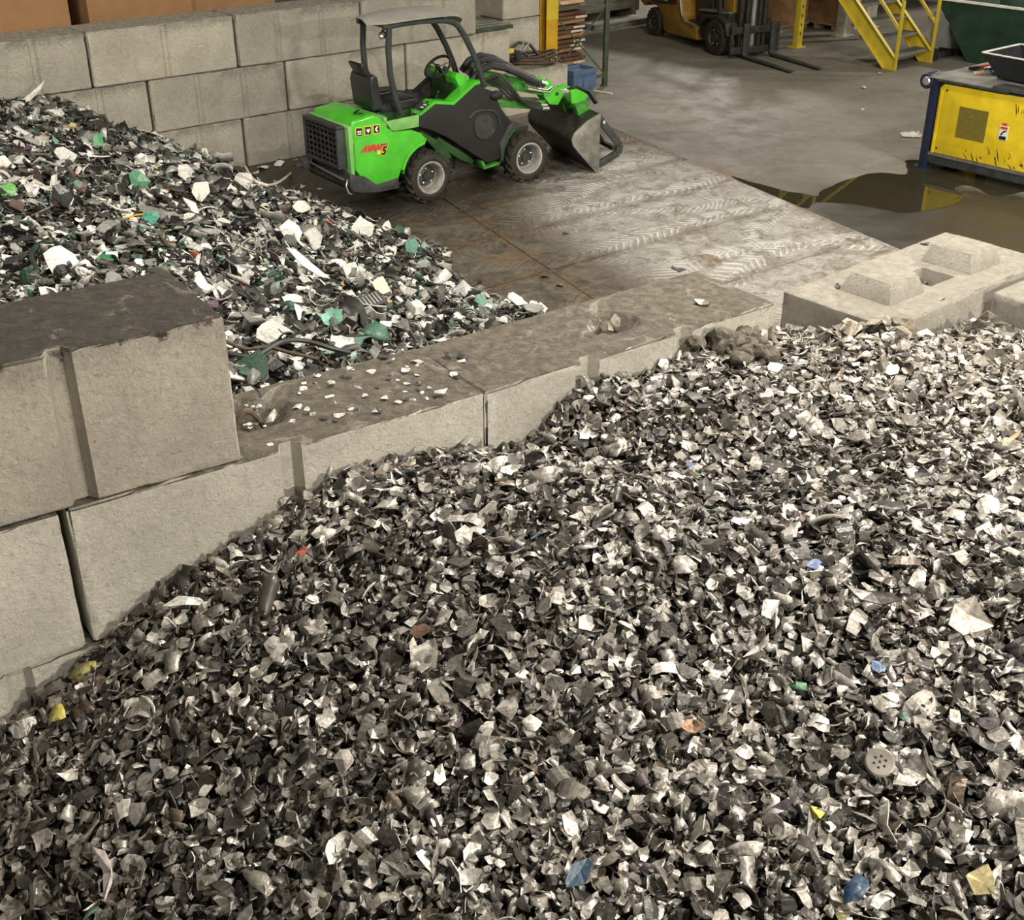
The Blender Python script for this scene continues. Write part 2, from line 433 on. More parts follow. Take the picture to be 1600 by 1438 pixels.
class MB:
    def __init__(s):
        s.v, s.f = [], []

    def add(s, vs, fs):
        k = len(s.v)
        s.v += [tuple(v) for v in vs]
        s.f += [tuple(i + k for i in f) for f in fs]
        return s

    def box(s, x0, x1, y0, y1, z0, z1, mat=None):
        vs = [Vector((x, y, z)) for z in (z0, z1) for y in (y0, y1) for x in (x0, x1)]
        if mat is not None:
            vs = [mat @ v for v in vs]
        return s.add(vs, [(0, 2, 3, 1), (4, 5, 7, 6), (0, 1, 5, 4), (2, 6, 7, 3), (0, 4, 6, 2), (1, 3, 7, 5)])

    def bar(s, p0, p1, w, h, roll=Vector((0, 0, 1))):
        p0, p1 = Vector(p0), Vector(p1)
        d = (p1 - p0).normalized()
        side = d.cross(Vector(roll))
        if side.length < 1e-4:
            side = d.cross(Vector((1, 0, 0)))
        side.normalize()
        u = side.cross(d)
        vs = [p + side * a * w / 2 + u * c * h / 2 for p in (p0, p1) for (a, c) in ((-1, -1), (1, -1), (1, 1), (-1, 1))]
        return s.add(vs, [(3, 2, 1, 0), (4, 5, 6, 7), (0, 1, 5, 4), (1, 2, 6, 5), (2, 3, 7, 6), (3, 0, 4, 7)])

    def prism(s, prof, y0, y1, map_=None):
        """profile in (x, z) pushed along y"""
        n = len(prof)
        vs = [Vector((x, y, z)) for y in (y0, y1) for (x, z) in prof]
        if map_ is not None:
            vs = [map_ @ v for v in vs]
        fs = [tuple(range(n)), tuple(range(2 * n - 1, n - 1, -1))]
        fs += [(i, i + n, (i + 1) % n + n, (i + 1) % n) for i in range(n)]
        return s.add(vs, fs)

    def slab(s, prof, z0, z1):
        """outline in (x, y) pushed along z"""
        n = len(prof)
        vs = [Vector((x, y, z)) for z in (z0, z1) for (x, y) in prof]
        fs = [tuple(range(n - 1, -1, -1)), tuple(range(n, 2 * n))]
        fs += [(i, (i + 1) % n, (i + 1) % n + n, i + n) for i in range(n)]
        return s.add(vs, fs)

    def tube(s, pts, r, n=8, closed=False, ribs=0.0):
        pts = [Vector(p) for p in pts]
        m = len(pts)
        ref = Vector((0.13, 0.21, 0.97))
        rings = []
        prev = None
        for i, p in enumerate(pts):
            a = pts[(i - 1) % m] if (closed or i > 0) else p
            c = pts[(i + 1) % m] if (closed or i < m - 1) else p
            d = (c - a).normalized()
            if prev is None:
                u = d.cross(ref).normalized()
            else:
                u = (prev - d * prev.dot(d)).normalized()
            prev = u
            w = d.cross(u)
            rr = (r[i] if isinstance(r, (list, tuple)) else r) * (1 + ribs * (i % 2))
            rings.append([p + (u * math.cos(2 * math.pi * k / n) + w * math.sin(2 * math.pi * k / n)) * rr for k in range(n)])
        vs = [v for rg in rings for v in rg]
        fs = []
        for i in range(m if closed else m - 1):
            j = (i + 1) % m
            fs += [(i * n + k, i * n + (k + 1) % n, j * n + (k + 1) % n, j * n + k) for k in range(n)]
        if not closed:
            fs += [tuple(range(n - 1, -1, -1)), tuple((m - 1) * n + k for k in range(n))]
        return s.add(vs, fs)

    def lathe(s, prof, n=28, cx=0, cy=0, cz=0, yaw=0.0):
        """profile of (radius, y) spun about the y axis"""
        rot = Matrix.Rotation(yaw, 4, 'Z')
        vs = []
        for k in range(n):
            a = 2 * math.pi * k / n
            for (r, y) in prof:
                v = rot @ Vector((r * math.cos(a), y, r * math.sin(a)))
                vs.append(v + Vector((cx, cy, cz)))
        m = len(prof)
        fs = []
        for k in range(n):
            j = (k + 1) % n
            fs += [(k * m + i, k * m + i + 1, j * m + i + 1, j * m + i) for i in range(m - 1)]
        return s.add(vs, fs)

    def ball(s, c, rx, ry, rz, n=12, m=8):
        vs, fs = [], []
        for i in range(m + 1):
            t = math.pi * i / m
            for k in range(n):
                a = 2 * math.pi * k / n
                vs.append((c[0] + rx * math.sin(t) * math.cos(a), c[1] + ry * math.sin(t) * math.sin(a), c[2] + rz * math.cos(t)))
        for i in range(m):
            fs += [(i * n + k, (i + 1) * n + k, (i + 1) * n + (k + 1) % n, i * n + (k + 1) % n) for k in range(n)]
        return s.add(vs, fs)

    def build(s, name, mat, parent=None, bevel=0.0, seg=2, smooth=True, angle=35):
        me = bpy.data.meshes.new(name)
        me.from_pydata(s.v, [], s.f)
        bm = bmesh.new()
        bm.from_mesh(me)
        bmesh.ops.remove_doubles(bm, verts=bm.verts, dist=1e-5)
        bmesh.ops.recalc_face_normals(bm, faces=bm.faces)
        if bevel:
            es = [e for e in bm.edges if len(e.link_faces) == 2 and e.calc_face_angle(0) > R(28)]
            bmesh.ops.bevel(bm, geom=es, offset=bevel, segments=seg, affect='EDGES', clamp_overlap=True, profile=0.6)
        bm.to_mesh(me)
        bm.free()
        if smooth:
            me.polygons.foreach_set('use_smooth', [True] * len(me.polygons))
            me.set_sharp_from_angle(angle=R(angle))
        me.materials.append(mat)
        o = bpy.data.objects.new(name, me)
        COL.objects.link(o)
        if parent is not None:
            o.parent = parent
        return o


def text_part(name, body, size, mat, mw, parent, shear=0.0, depth=0.002, bold=0.0):
    cu = bpy.data.curves.new(name, 'FONT')
    cu.body = body
    cu.size = size
    cu.shear = shear
    cu.extrude = depth
    cu.offset = bold
    cu.resolution_u = 3
    tmp = bpy.data.objects.new(name + '_curve', cu)
    COL.objects.link(tmp)
    dg = bpy.context.evaluated_depsgraph_get()
    me = bpy.data.meshes.new_from_object(tmp.evaluated_get(dg))
    bpy.data.objects.remove(tmp)
    bpy.data.curves.remove(cu)
    me.transform(mw)
    me.materials.clear()
    me.materials.append(mat)
    o = bpy.data.objects.new(name, me)
    COL.objects.link(o)
    o.parent = parent
    return o


SIDE = lambda x, y, z, pitch=0.0: Matrix.Translation((x, y, z)) @ Matrix.Rotation(pitch, 4, 'Y') @ Matrix(((1, 0, 0, 0), (0, 0, -1, 0), (0, 1, 0, 0), (0, 0, 0, 1)))

# ------------------------------------------------------------------ the hall
WALL_O = Vector((-3.358, 15.434, 0))
WALL_YAW = R(39.477)
TB = Vector((math.cos(WALL_YAW), math.sin(WALL_YAW), 0))
NB = Vector((-TB.y, TB.x, 0))


def wb(u, n, z=0.0):
    return WALL_O + TB * u + NB * n + Vector((0, 0, z))


mb = MB()
hall = [wb(-16, -27), wb(30, -27), wb(30, 13), wb(-16, 13)]
mb.slab([(p.x, p.y) for p in hall], -0.2, 0.0)
floor = tag(mb.build('floor', MT['floor']), kind='structure')
for nm, a, c_ in (('wall_back', 2, 3), ('wall_right', 1, 2), ('wall_left', 3, 0), ('wall_front', 0, 1)):
    m2 = MB()
    p, q = hall[a], hall[c_]
    out = (q - p).normalized().cross(Vector((0, 0, 1)))
    mid = sum(hall, Vector()) / 4
    if (p - mid).dot(out) < 0:
        out = -out
    m2.slab([(p.x, p.y), (q.x, q.y), (q.x + out.x * 0.2, q.y + out.y * 0.2), (p.x + out.x * 0.2, p.y + out.y * 0.2)], 0, 9)
    tag(m2.build(nm, MT['shell'], smooth=False), kind='structure')
m2 = MB()
m2.slab([(p.x, p.y) for p in hall], 9.0, 9.2)
ceiling = tag(m2.build('ceiling', MT['roofing'], smooth=False), kind='structure')
for k in range(7):
    g = MB()
    u = -12 + 6.5 * k
    for zz in (8.35, 8.95):
        g.bar(wb(u, -26.5, zz), wb(u, 12.5, zz), 0.12, 0.1)
    for j in range(13):
        n0 = -26.5 + 3 * j
        g.bar(wb(u, n0, 8.4), wb(u, n0 + 1.5, 8.9), 0.05, 0.05)
        g.bar(wb(u, n0 + 1.5, 8.9), wb(u, n0 + 3, 8.4), 0.05, 0.05)
    g.build('roof_truss', MT['galv'], ceiling)

# steel plates laid in rows on the floor (parts of the floor)
ADIR = Vector((0.788, 0.616, 0))
BDIR = Vector((0.434, -0.901, 0))
X0 = Vector((-0.111, 12.567, 0))
O1, O2 = Vector((1.42, 17.46, 0)), Vector((3.968, 12.289, 0))


def right_end(p):
    d = O2 - O1
    # p + s*ADIR on the line O1 + k*d
    det = ADIR.x * (-d.y) - ADIR.y * (-d.x)
    rx, ry = O1.x - p.x, O1.y - p.y
    return (rx * (-d.y) - ry * (-d.x)) / det


ROWS = (-4.3, -3.2, -2.15, -1.08, 0.0, 1.14, 2.5, 3.75)
for i in range(len(ROWS) - 1):
    b0, b1 = ROWS[i] + 0.012, ROWS[i + 1] - 0.012
    for side in (0, 1):
        P0, P1 = X0 + BDIR * b0, X0 + BDIR * b1
        if side:
            q = [P0 + ADIR * 0.012, P0 + ADIR * right_end(P0), P1 + ADIR * right_end(P1), P1 + ADIR * 0.012]
        else:
            if i < 1:
                continue
            q = [P0 - ADIR * 3.6, P0 - ADIR * 0.012, P1 - ADIR * 0.012, P1 - ADIR * 3.6]
        cen = sum(q, Vector()) / 4
        inner = []
        for k in range(4):
            d1 = (q[(k + 1) % 4] - q[k]).normalized() + (q[k - 1] - q[k]).normalized()
            inner.append(q[k] + d1 * 0.20)
        zt = 0.012 + 0.002 * ((i + side) % 2)
        vs = [(p.x, p.y, 0.001) for p in q] + [(p.x, p.y, zt) for p in q] + [(p.x, p.y, zt) for p in inner]
        fs = [(3, 2, 1, 0)] + [(k, (k + 1) % 4, (k + 1) % 4 + 4, k + 4) for k in range(4)]
        fs += [(k + 4, (k + 1) % 4 + 4, (k + 1) % 4 + 8, k + 8) for k in range(4)] + [(8, 9, 10, 11)]
        me = bpy.data.meshes.new('steel_plate')
        me.from_pydata(vs, [], fs)
        at_e = me.attributes.new('edge', 'FLOAT', 'POINT')
        at_e.data.foreach_set('value', [1.0] * 8 + [0.0] * 4)
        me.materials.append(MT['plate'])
        o = bpy.data.objects.new('steel_plate', me)
        COL.objects.link(o)
        o.parent = floor

# puddle
pud = [(1143, 275), (1215, 297), (1250, 302), (1281, 307), (1289, 295), (1337, 277), (1372, 271), (1416, 272), (1416, 257), (1425, 250),
       (1500, 258), (1620, 284), (1640, 300), (1600, 300), (1560, 306), (1512, 290), (1492, 296), (1504, 310), (1482, 322), (1425, 333), (1390, 329),
       (1359, 324), (1320, 318), (1276, 316), (1262, 326), (1215, 312), (1175, 292)]
raw = [at(x, y, 0.0) for x, y in pud]
pts = []
for i in range(len(raw)):
    p0, p1, p2, p3 = raw[i - 1], raw[i], raw[(i + 1) % len(raw)], raw[(i + 2) % len(raw)]
    for t in [q / 8 for q in range(8)]:
        pts.append(0.5 * ((2 * p1) + (-p0 + p2) * t + (2 * p0 - 5 * p1 + 4 * p2 - p3) * t * t + (-p0 + 3 * p1 - 3 * p2 + p3) * t ** 3))
m2 = MB()
m2.slab([(p.x + 0.05 * noise.noise(p * 3) + 0.014 * noise.noise(p * 9), p.y + 0.05 * noise.noise(p * 3 + Vector((5, 0, 0))) + 0.014 * noise.noise(p * 9 + Vector((9, 0, 0)))) for p in pts], 0.0005, 0.004)
tag(m2.build('puddle', MT['water']), 'dark brown puddle of water spread in front of the yellow machine', 'puddle')


# ------------------------------------------------------------------ cast concrete blocks
def block(name, L, W, H, mat, loc, yaw, grooves=(), gdepth=0.045, gw=0.055, recess=(), hole=None, wear=0.014, seed=0, cell=0.045, parent=None):
    """box of gridded faces: ragged worn edges, vertical grooves in the front, lifting hollows in the top; origin bottom front left"""
    def axis(D, extra=()):
        q = [D * i / max(2, round(D / cell)) for i in range(max(2, round(D / cell)) + 1)]
        q += [0.011, D - 0.011]
        q = [c for c in q if all(abs(c - e) > 0.014 for e in extra)]
        return sorted(set(round(c, 5) for c in q + list(extra)))
    XS = axis(L, [g + d for g in grooves for d in (-gw, -gw * 0.5, gw * 0.5, gw)])
    hx = [hole[0] + a * hole[2] + d for a in (-1, 1) for d in (-0.012, 0.0)] if hole else []
    hy = [hole[1] + a * hole[3] + d for a in (-1, 1) for d in (-0.012, 0.0)] if hole else []
    XS = axis(L, [g + d for g in grooves for d in (-gw, -gw * 0.5, gw * 0.5, gw)] + hx)
    YS, ZS = axis(W, ([gdepth] if grooves else []) + hy), axis(H)
    nx, ny, nz = len(XS) - 1, len(YS) - 1, len(ZS) - 1
    idx, vs, fs = {}, [], []

    def vid(i, j, k):
        key = (i, j, k)
        if key not in idx:
            idx[key] = len(vs)
            vs.append([XS[i], YS[j], ZS[k]])
        return idx[key]
    for i in range(nx):
        for j in range(ny):
            fs.append((vid(i, j, 0), vid(i, j + 1, 0), vid(i + 1, j + 1, 0), vid(i + 1, j, 0)))
            fs.append((vid(i, j, nz), vid(i + 1, j, nz), vid(i + 1, j + 1, nz), vid(i, j + 1, nz)))
    for i in range(nx):
        for k in range(nz):
            fs.append((vid(i, 0, k), vid(i + 1, 0, k), vid(i + 1, 0, k + 1), vid(i, 0, k + 1)))
            fs.append((vid(i, ny, k), vid(i, ny, k + 1), vid(i + 1, ny, k + 1), vid(i + 1, ny, k)))
    for j in range(ny):
        for k in range(nz):
            fs.append((vid(0, j, k), vid(0, j, k + 1), vid(0, j + 1, k + 1), vid(0, j + 1, k)))
            fs.append((vid(nx, j, k), vid(nx, j + 1, k), vid(nx, j + 1, k + 1), vid(nx, j, k + 1)))
    off = Vector((seed * 3.7, seed * 1.3, seed * 2.1))
    for v in vs:
        x, y, z = v
        p = Vector(v)
        ex, ey, ez = min(x, L - x), min(y, W - y), min(z, H - z)
        on = (ex < 1e-6) + (ey < 1e-6) + (ez < 1e-6)
        if on >= 2:
            w = wear * (0.22 + 2.6 * max(0.0, noise.noise(p * 4.0 + off) + 0.5 * noise.noise(p * 13 + off) - 0.22))
            c = Vector((L / 2, W / 2, H / 2))
            for a, e, D in ((0, ex, L), (1, ey, W), (2, ez, H)):
                if e < 1e-6:
                    v[a] += w if v[a] < D / 2 else -w
        else:
            d = 0.004 * noise.noise(p * 6 + off) + 0.002 * noise.noise(p * 22 + off)
            if ex < 1e-6:
                v[0] += d
            elif ey < 1e-6:
                v[1] += d
            else:
                v[2] += d
        for g in grooves:
            q = abs(x - g)
            if q < gw - 1e-6:
                gd = gdepth * min(1.0, (gw - q) / (gw * 0.5))
                if v[1] < gd:
                    v[1] = gd
        if z > H - 1e-6:
            if hole and abs(x - hole[0]) < hole[2] - 0.006 and abs(y - hole[1]) < hole[3] - 0.006:
                v[2] -= 0.13
            for (rx, ry, rr, rd) in recess:
                q = math.hypot(x - rx, (y - ry) * 1.15) / (rr * (1 + 0.25 * noise.noise(p * 8 + off)))
                if q < 1:
                    s_ = 1 - q
                    v[2] -= rd * min(1.0, s_ * 2.2)
    me = bpy.data.meshes.new(name)
    # snap groove shoulders: move nearest columns onto the groove flanks
    me.from_pydata(vs, [], fs)
    me.polygons.foreach_set('use_smooth', [True] * len(me.polygons))
    me.set_sharp_from_angle(angle=R(32))
    # put the mesh origin at the block's middle so dirt rules read heights from there
    me.transform(Matrix.Translation((-L / 2, -W / 2, -H / 2)))
    me.materials.append(mat)
    o = bpy.data.objects.new(name, me)
    COL.objects.link(o)
    o.rotation_euler = (0, 0, yaw)
    o.location = Vector(loc) + Matrix.Rotation(yaw, 3, 'Z') @ Vector((L / 2, W / 2, H / 2))
    return o


CH = 0.615
GR = 'concrete blocks stacked in the back wall'
two, one = (0.613, 1.227), (0.92,)
wall_blocks = [
    # u0, n0, z0, L, grooves, material, label
    (-3.66, 0, 2, 1.83, (0.5, 1.21), 'wall_block2', 'grey concrete block with chipped corner, leftmost in the top course of the back wall'),
    (-1.82, 0, 2, 1.84, one, 'wall_block', 'pale concrete block with one groove and dark smear under the cardboard cartons'),
    (0.035, 0, 2, 1.80, (0.56, 1.2), 'wall_block2', 'smooth grey concrete block in the top course, left of the loader canopy'),
    (1.85, 0, 2, 1.89, (0.75, 1.3), 'wall_block2', 'last concrete block of the top course, above and behind the loader canopy'),
    (-3.01, 0, 1, 1.83, two, 'wall_block2', 'concrete block of the middle course, its lower left buried in scrap'),
    (-1.165, 0, 1, 1.83, two, 'wall_block2', 'scratched concrete block with two grooves in the middle course left of the loader'),
    (0.68, 0, 1, 1.83, (0.62, 1.25), 'wall_block', 'bright pale concrete block of the middle course behind the loader seat'),
    (2.525, 0, 1, 1.825, (0.62, 1.3), 'wall_block', 'concrete block of the middle course seen through the loader cab, carrying green slats'),
    (-1.845, 0, 0, 1.84, two, 'wall_block2', 'bottom course concrete block half covered by the scrap heap at the wall'),
    (0.01, 0, 0, 1.82, (0.64, 1.26), 'wall_block2', 'bottom course concrete block standing directly behind the loader grille'),
    (1.84, 0, 0, 1.80, one, 'wall_block', 'bottom course concrete block behind the loader seat and steering wheel'),
    (3.65, 0, 0, 1.83, (0.5,), 'wall_block', 'low concrete block at the wall end carrying the coiled hoses'),
    (3.63, 0.65, 1, 1.84, (), 'wall_block', 'plain concrete block of the second row beside the orange column, lower one'),
    (4.735, 0.65, 2, 0.735, (), 'wall_block', 'half concrete block of the second row beside the orange column, upper one'),
    (3.63, 0.65, 0, 1.84, (), 'wall_block2', 'bottom concrete block of the second row behind the hoses'),
]
for i, (u, n, c, L, g, mt, lab) in enumerate(wall_blocks):
    o = block('concrete_block', L - 0.022, 0.60, CH - 0.012, MT[mt], wb(u, n, CH * c), WALL_YAW, g, seed=i + 1, wear=0.034, gdepth=0.03, gw=0.045, cell=0.05)
    tag(o, lab, 'block', GR)

# divider in front: three courses, only what the heaps leave visible
DA = Vector((-1.657, 3.886, 0))
Y1, Y2 = R(33.19), R(35.8)
T1 = Vector((math.cos(Y1), math.sin(Y1), 0))
N1 = Vector((-T1.y, T1.x, 0))
DBp = DA + T1 * 1.84
T2 = Vector((math.cos(Y2), math.sin(Y2), 0))
N2 = Vector((-T2.y, T2.x, 0))
GD = 'concrete blocks of the divider between the two heaps'
o = block('concrete_block', 1.832, 0.61, CH, MT['divider'], DA + Vector((0, 0, CH * 2)), Y1, (0.90,), recess=((0.90, 0.36, 0.15, 0.10),), seed=31, gdepth=0.055, gw=0.05, wear=0.018)
tag(o, 'long pale concrete divider block with littered brown top, next to the tall block', 'block', GD)
o = block('concrete_block', 1.85, 0.61, CH, MT['divider'], DBp + Vector((0, 0, CH * 2)), Y2, (0.60, 1.20), recess=((0.97, 0.31, 0.15, 0.09),), seed=32, gdepth=0.055, gw=0.055, wear=0.022)
tag(o, 'pale concrete divider block with two grooves, the one that ends at the steel plates', 'block', GD)
o = block('concrete_block', 1.83, 0.61, CH, MT['divider'], DA - T1 * (1.83 + 0.03) + Vector((0, 0, CH * 2 - 0.01)) - N1 * 0.01, Y1 + R(0.4), (0.9,), seed=33, gdepth=0.05)
tag(o, 'concrete divider block under the tall block, left of the dark open joint', 'block', GD)
o = block('concrete_block', 1.83, 0.61, CH - 0.01, MT['divider'], DA - T1 * 1.2 + Vector((0, 0, CH)), Y1, (0.9,), seed=34)
tag(o, 'lowest visible concrete divider block, mostly buried under grey metal flakes', 'block', GD)
for k, (p, yw) in enumerate(((DA + T1 * 0.65, Y1), (DBp + T2 * 0.66, Y2))):
    o = block('concrete_block', 1.83 if k == 0 else 1.15, 0.60, CH - 0.01, MT['divider'], p + Vector((0, 0, CH)), yw, (0.9,), seed=36 + k, cell=0.09)
    tag(o, ('buried concrete block carrying the middle of the divider', 'buried concrete block carrying the far end of the divider')[k], 'block', GD)
o = block('concrete_block', 1.84, 0.61, CH, MT['upper'], DA + T1 * (0.691 - 1.84) + Vector((0, 0, CH * 3 + 0.004)), Y1, (0.60, 1.222), seed=35, gdepth=0.055, gw=0.05, wear=0.02)
tag(o, 'tall concrete block set on top of the divider, dark dirt caked on its top', 'block', GD)

# lego block with studs
LD = Vector((1.885, 5.625, 0))
LY = R(40.3)
LX = Vector((math.cos(LY), math.sin(LY), 0))
LN = Vector((-LX.y, LX.x, 0))
lego = thing('stud_block', 'sand coloured concrete block with two square studs and a lifting hollow, right of the divider', 'block', LD + Vector((0, 0, CH * 2)), LY, GD)


def stud_block_mesh(L, W, H, seed):
    o = block('block_body', L, W, H, MT['stud'], (0, 0, 0), 0, (0.12,), seed=seed, gdepth=0.05, gw=0.05, wear=0.012, hole=(0.775, 0.30, 0.115, 0.10))
    return o


bo = stud_block_mesh(1.55, 0.672, CH, 41)
bo.parent = lego
for k, (sx, sy) in enumerate(((0.405, 0.335), (1.135, 0.315))):
    s_ = MB()
    b0, t0, h = 0.165, 0.125, 0.105
    vs = [(sx + a * b0, sy + c * b0, CH - 0.012) for a, c in ((-1, -1), (1, -1), (1, 1), (-1, 1))]
    vs += [(sx + a * t0, sy + c * t0, CH + h) for a, c in ((-1, -1), (1, -1), (1, 1), (-1, 1))]
    s_.add(vs, [(3, 2, 1, 0), (4, 5, 6, 7), (0, 1, 5, 4), (1, 2, 6, 5), (2, 3, 7, 6), (3, 0, 4, 7)])
    s_.build('stud', MT['stud'], lego, bevel=0.012)
s_ = MB()
s_.tube([(0.775 - 0.045 + 0.09 * t, 0.30, CH - 0.13 + 0.10 * math.sin(math.pi * t)) for t in [i / 8 for i in range(9)]], 0.009, 6)
s_.build('lifting_loop', MT['rust'], lego)
p = LD + LX * 0.865 - LN * 0.66 + Vector((0, 0, CH * 2 - 0.01))
o = block('concrete_block', 1.8, 0.61, CH, MT['stud'], p, LY, (), seed=42, wear=0.016)
tag(o, 'concrete block at the photograph\'s right edge, butted against the studded block', 'block', GD)
for k, (p, L) in enumerate(((LD + LX * 0.02, 1.5), (LD + LX * 0.9 - LN * 0.68, 1.7))):
    o = block('concrete_block', L, 0.6, CH - 0.01, MT['stud'], p + Vector((0, 0, CH)), LY, (), seed=43 + k, cell=0.1)
    tag(o, ('buried concrete block under the studded block', 'buried concrete block at the far right under the butted block')[k], 'block', GD)

# rebar lifting loops in the hollows of the divider
for k, (p, tt, nn, lab) in enumerate(((DA + T1 * 0.86 + N1 * 0.34, T1, N1, 'rusty rebar loop in the hollow next to the tall block'),
                                      (DBp + T2 * 0.97 + N2 * 0.31, T2, N2, 'rusty rebar loop in the hollow of the far divider block'))):
    m2 = MB()
    m2.tube([p + tt * (-0.085 + 0.17 * t) + nn * (0.03 * math.sin(3 * t)) + Vector((0, 0, CH * 3 - 0.10 + (0.125 if k == 0 else 0.085) * math.sin(math.pi * t))) for t in [i / 10 for i in range(11)]], 0.013, 7)
    tag(m2.build('rebar_loop', MT['rust']), lab, 'rebar loop', 'lifting loops in the divider')
m2 = MB()
m2.tube([at(358, 606, 1.86), at(372, 602, 1.89), at(392, 601, 1.90), at(404, 612, 1.875), at(408, 622, 1.85)], 0.004, 5)
tag(m2.build('wire', MT['hose']), 'thin black wire bent over the divider edge beside the tall block', 'wire')


# ------------------------------------------------------------------ heaps of shredded scrap
def tps(ctrl, smooth=0.02):
    C_ = np.array(ctrl, float)
    n = len(C_)
    d = np.linalg.norm(C_[:, None, :2] - C_[None, :, :2], axis=2)
    K = np.where(d > 0, d * d * np.log(d + 1e-9), 0) + smooth * np.eye(n)
    Pm = np.hstack([np.ones((n, 1)), C_[:, :2]])
    A = np.block([[K, Pm], [Pm.T, np.zeros((3, 3))]])
    w = np.linalg.solve(A, np.concatenate([C_[:, 2], np.zeros(3)]))

    def f(x, y):
        q = np.stack([np.asarray(x, float).ravel(), np.asarray(y, float).ravel()], 1)
        out = np.empty(len(q))
        for s0 in range(0, len(q), 4000):
            qq = q[s0:s0 + 4000]
            dd = np.linalg.norm(qq[:, None] - C_[None, :, :2], axis=2)
            out[s0:s0 + 4000] = np.where(dd > 0, dd * dd * np.log(dd + 1e-9), 0) @ w[:n] + w[n] + qq @ w[n + 1:]
        return out.reshape(np.shape(x))
    return f


def inside(poly, x, y):
    r = np.zeros(np.shape(x), bool)
    n = len(poly)
    for i in range(n):
        x0, y0 = poly[i]
        x1, y1 = poly[(i + 1) % n]
        c = ((y0 > y) != (y1 > y)) & (x < (x1 - x0) * (y - y0) / (y1 - y0 + 1e-12) + x0)
        r ^= c
    return r


right_ctrl = [(-3.0, 3.0, 0.45), (-1.996, 3.664, 1.0), (-1.65, 3.89, 1.23), (-1.484, 4.0, 1.352), (-1.295, 4.123, 1.45), (-0.93, 4.36, 1.626), (-0.552, 4.61, 1.665),
              (-0.159, 4.867, 1.565), (0, 4.98, 1.545), (0.12, 5.067, 1.59), (0.317, 5.21, 1.735), (0.626, 5.436, 1.70), (0.83, 5.584, 1.73),
              (1.083, 5.768, 1.725), (1.354, 5.966, 1.66), (1.5, 6.12, 1.62), (1.885, 5.60, 1.79), (2.3, 5.85, 1.74), (2.55, 5.9, 1.72), (2.8, 5.6, 1.72),
              (1.5, 5.5, 1.77), (0.9, 5.0, 1.70), (0.55, 4.78, 1.56), (0.95, 4.72, 1.60), (0.25, 4.72, 1.58), (-0.2, 4.35, 1.74), (0.45, 4.25, 1.78), (1.05, 4.0, 1.80), (1.25, 4.5, 1.64),
              (1.8, 3.5, 1.80), (2.0, 4.6, 1.72), (2.4, 5.0, 1.74), (0, 3.4, 1.60), (-0.7, 3.7, 1.50), (-1.3, 3.35, 1.18), (-1.86, 3.05, 0.72), (0.7, 3.2, 1.60),
              (0, 2.3, 1.28), (0.7, 2.3, 1.33), (1.4, 2.3, 1.38), (-0.8, 2.6, 1.10), (-0.9, 1.6, 0.55), (0.3, 1.4, 0.8), (1.6, 1.4, 0.9), (2.8, 2.4, 1.4),
              (3.4, 3.6, 1.7), (3.4, 5.2, 1.75), (3.4, 1.2, 0.7)]
right_poly = [(-4.0, 2.27), (-1.66, 3.86), (-0.118, 4.87), (1.37, 5.955), (1.53, 6.17), (1.89, 5.59), (2.54, 6.05), (2.93, 5.63), (4.1, 6.6), (4.1, 0.6), (-3.2, 0.6)]
left_ctrl = [(wb(u, 0).x, wb(u, 0).y, z) for u, z in ((-4.6, 1.35), (-2.91, 1.19), (-2.48, 1.22), (-1.87, 0.86), (-1.2, 0.60), (-0.735, 0.335), (0.0, 0.02), (0.5, -0.1))]
left_ctrl += [(-2.83, 14.3, 0.0), (-1.7, 13.2, 0), (-0.74, 12.32, 0), (-0.64, 11.63, 0.02), (0.18, 10.59, 0), (-1.0, 13.4, -0.25), (0.2, 12.3, -0.25), (0.9, 10.8, -0.2), (-2, 14.4, -0.25),
              (-1.7, 6.4, 1.15), (-2.6, 7.6, 1.4), (-3.4, 7.9, 1.35), (-2.5, 9.17, 1.15), (-3.5, 10.9, 1.05), (-1.44, 8.57, 0.85), (-1.16, 10.52, 0.36), (-0.5, 9.05, 0.52),
              (0.0, 7.2, 0.7), (-0.9, 6.3, 1.0), (0.5, 8.0, 0.35), (0.9, 9.2, 0.02), (1.4, 8.0, 0.0), (-1.3, 11.4, 0.36), (-2.5, 12.6, 0.52), (-3.4, 13.6, 0.5), (-5.0, 12.0, 1.3),
              (-6.0, 13.0, 1.5), (-6, 10, 1.6), (-5, 8, 1.6), (-4, 6, 1.5), (-2.6, 5.2, 1.2)]
left_poly = [(wb(-5, -0.02).x, wb(-5, -0.02).y), (wb(0.35, -0.02).x, wb(0.35, -0.02).y), (-1.4, 14.2), (0.4, 12.4), (1.6, 10.4), (1.9, 7.4), (0.95, 6.45), (-0.55, 5.40), (-2.1, 4.40), (-5.2, 2.4), (-7, 8)]
HR, HL = tps(right_ctrl), tps(left_ctrl)


def ripple(x, y, s, amp):
    # gentle lumps on the heaps
    return amp * (np.sin(x * s + 1.3 * np.sin(y * s * 0.8)) * np.cos(y * s * 1.1 + 0.7) + 0.6 * np.sin(x * s * 2.3 + y * s * 1.9))


def zr(x, y):
    return np.minimum(HR(x, y) + ripple(x, y, 3.1, 0.022), 1.83)


def zl(x, y):
    return HL(x, y) + ripple(x, y, 2.6, 0.04)


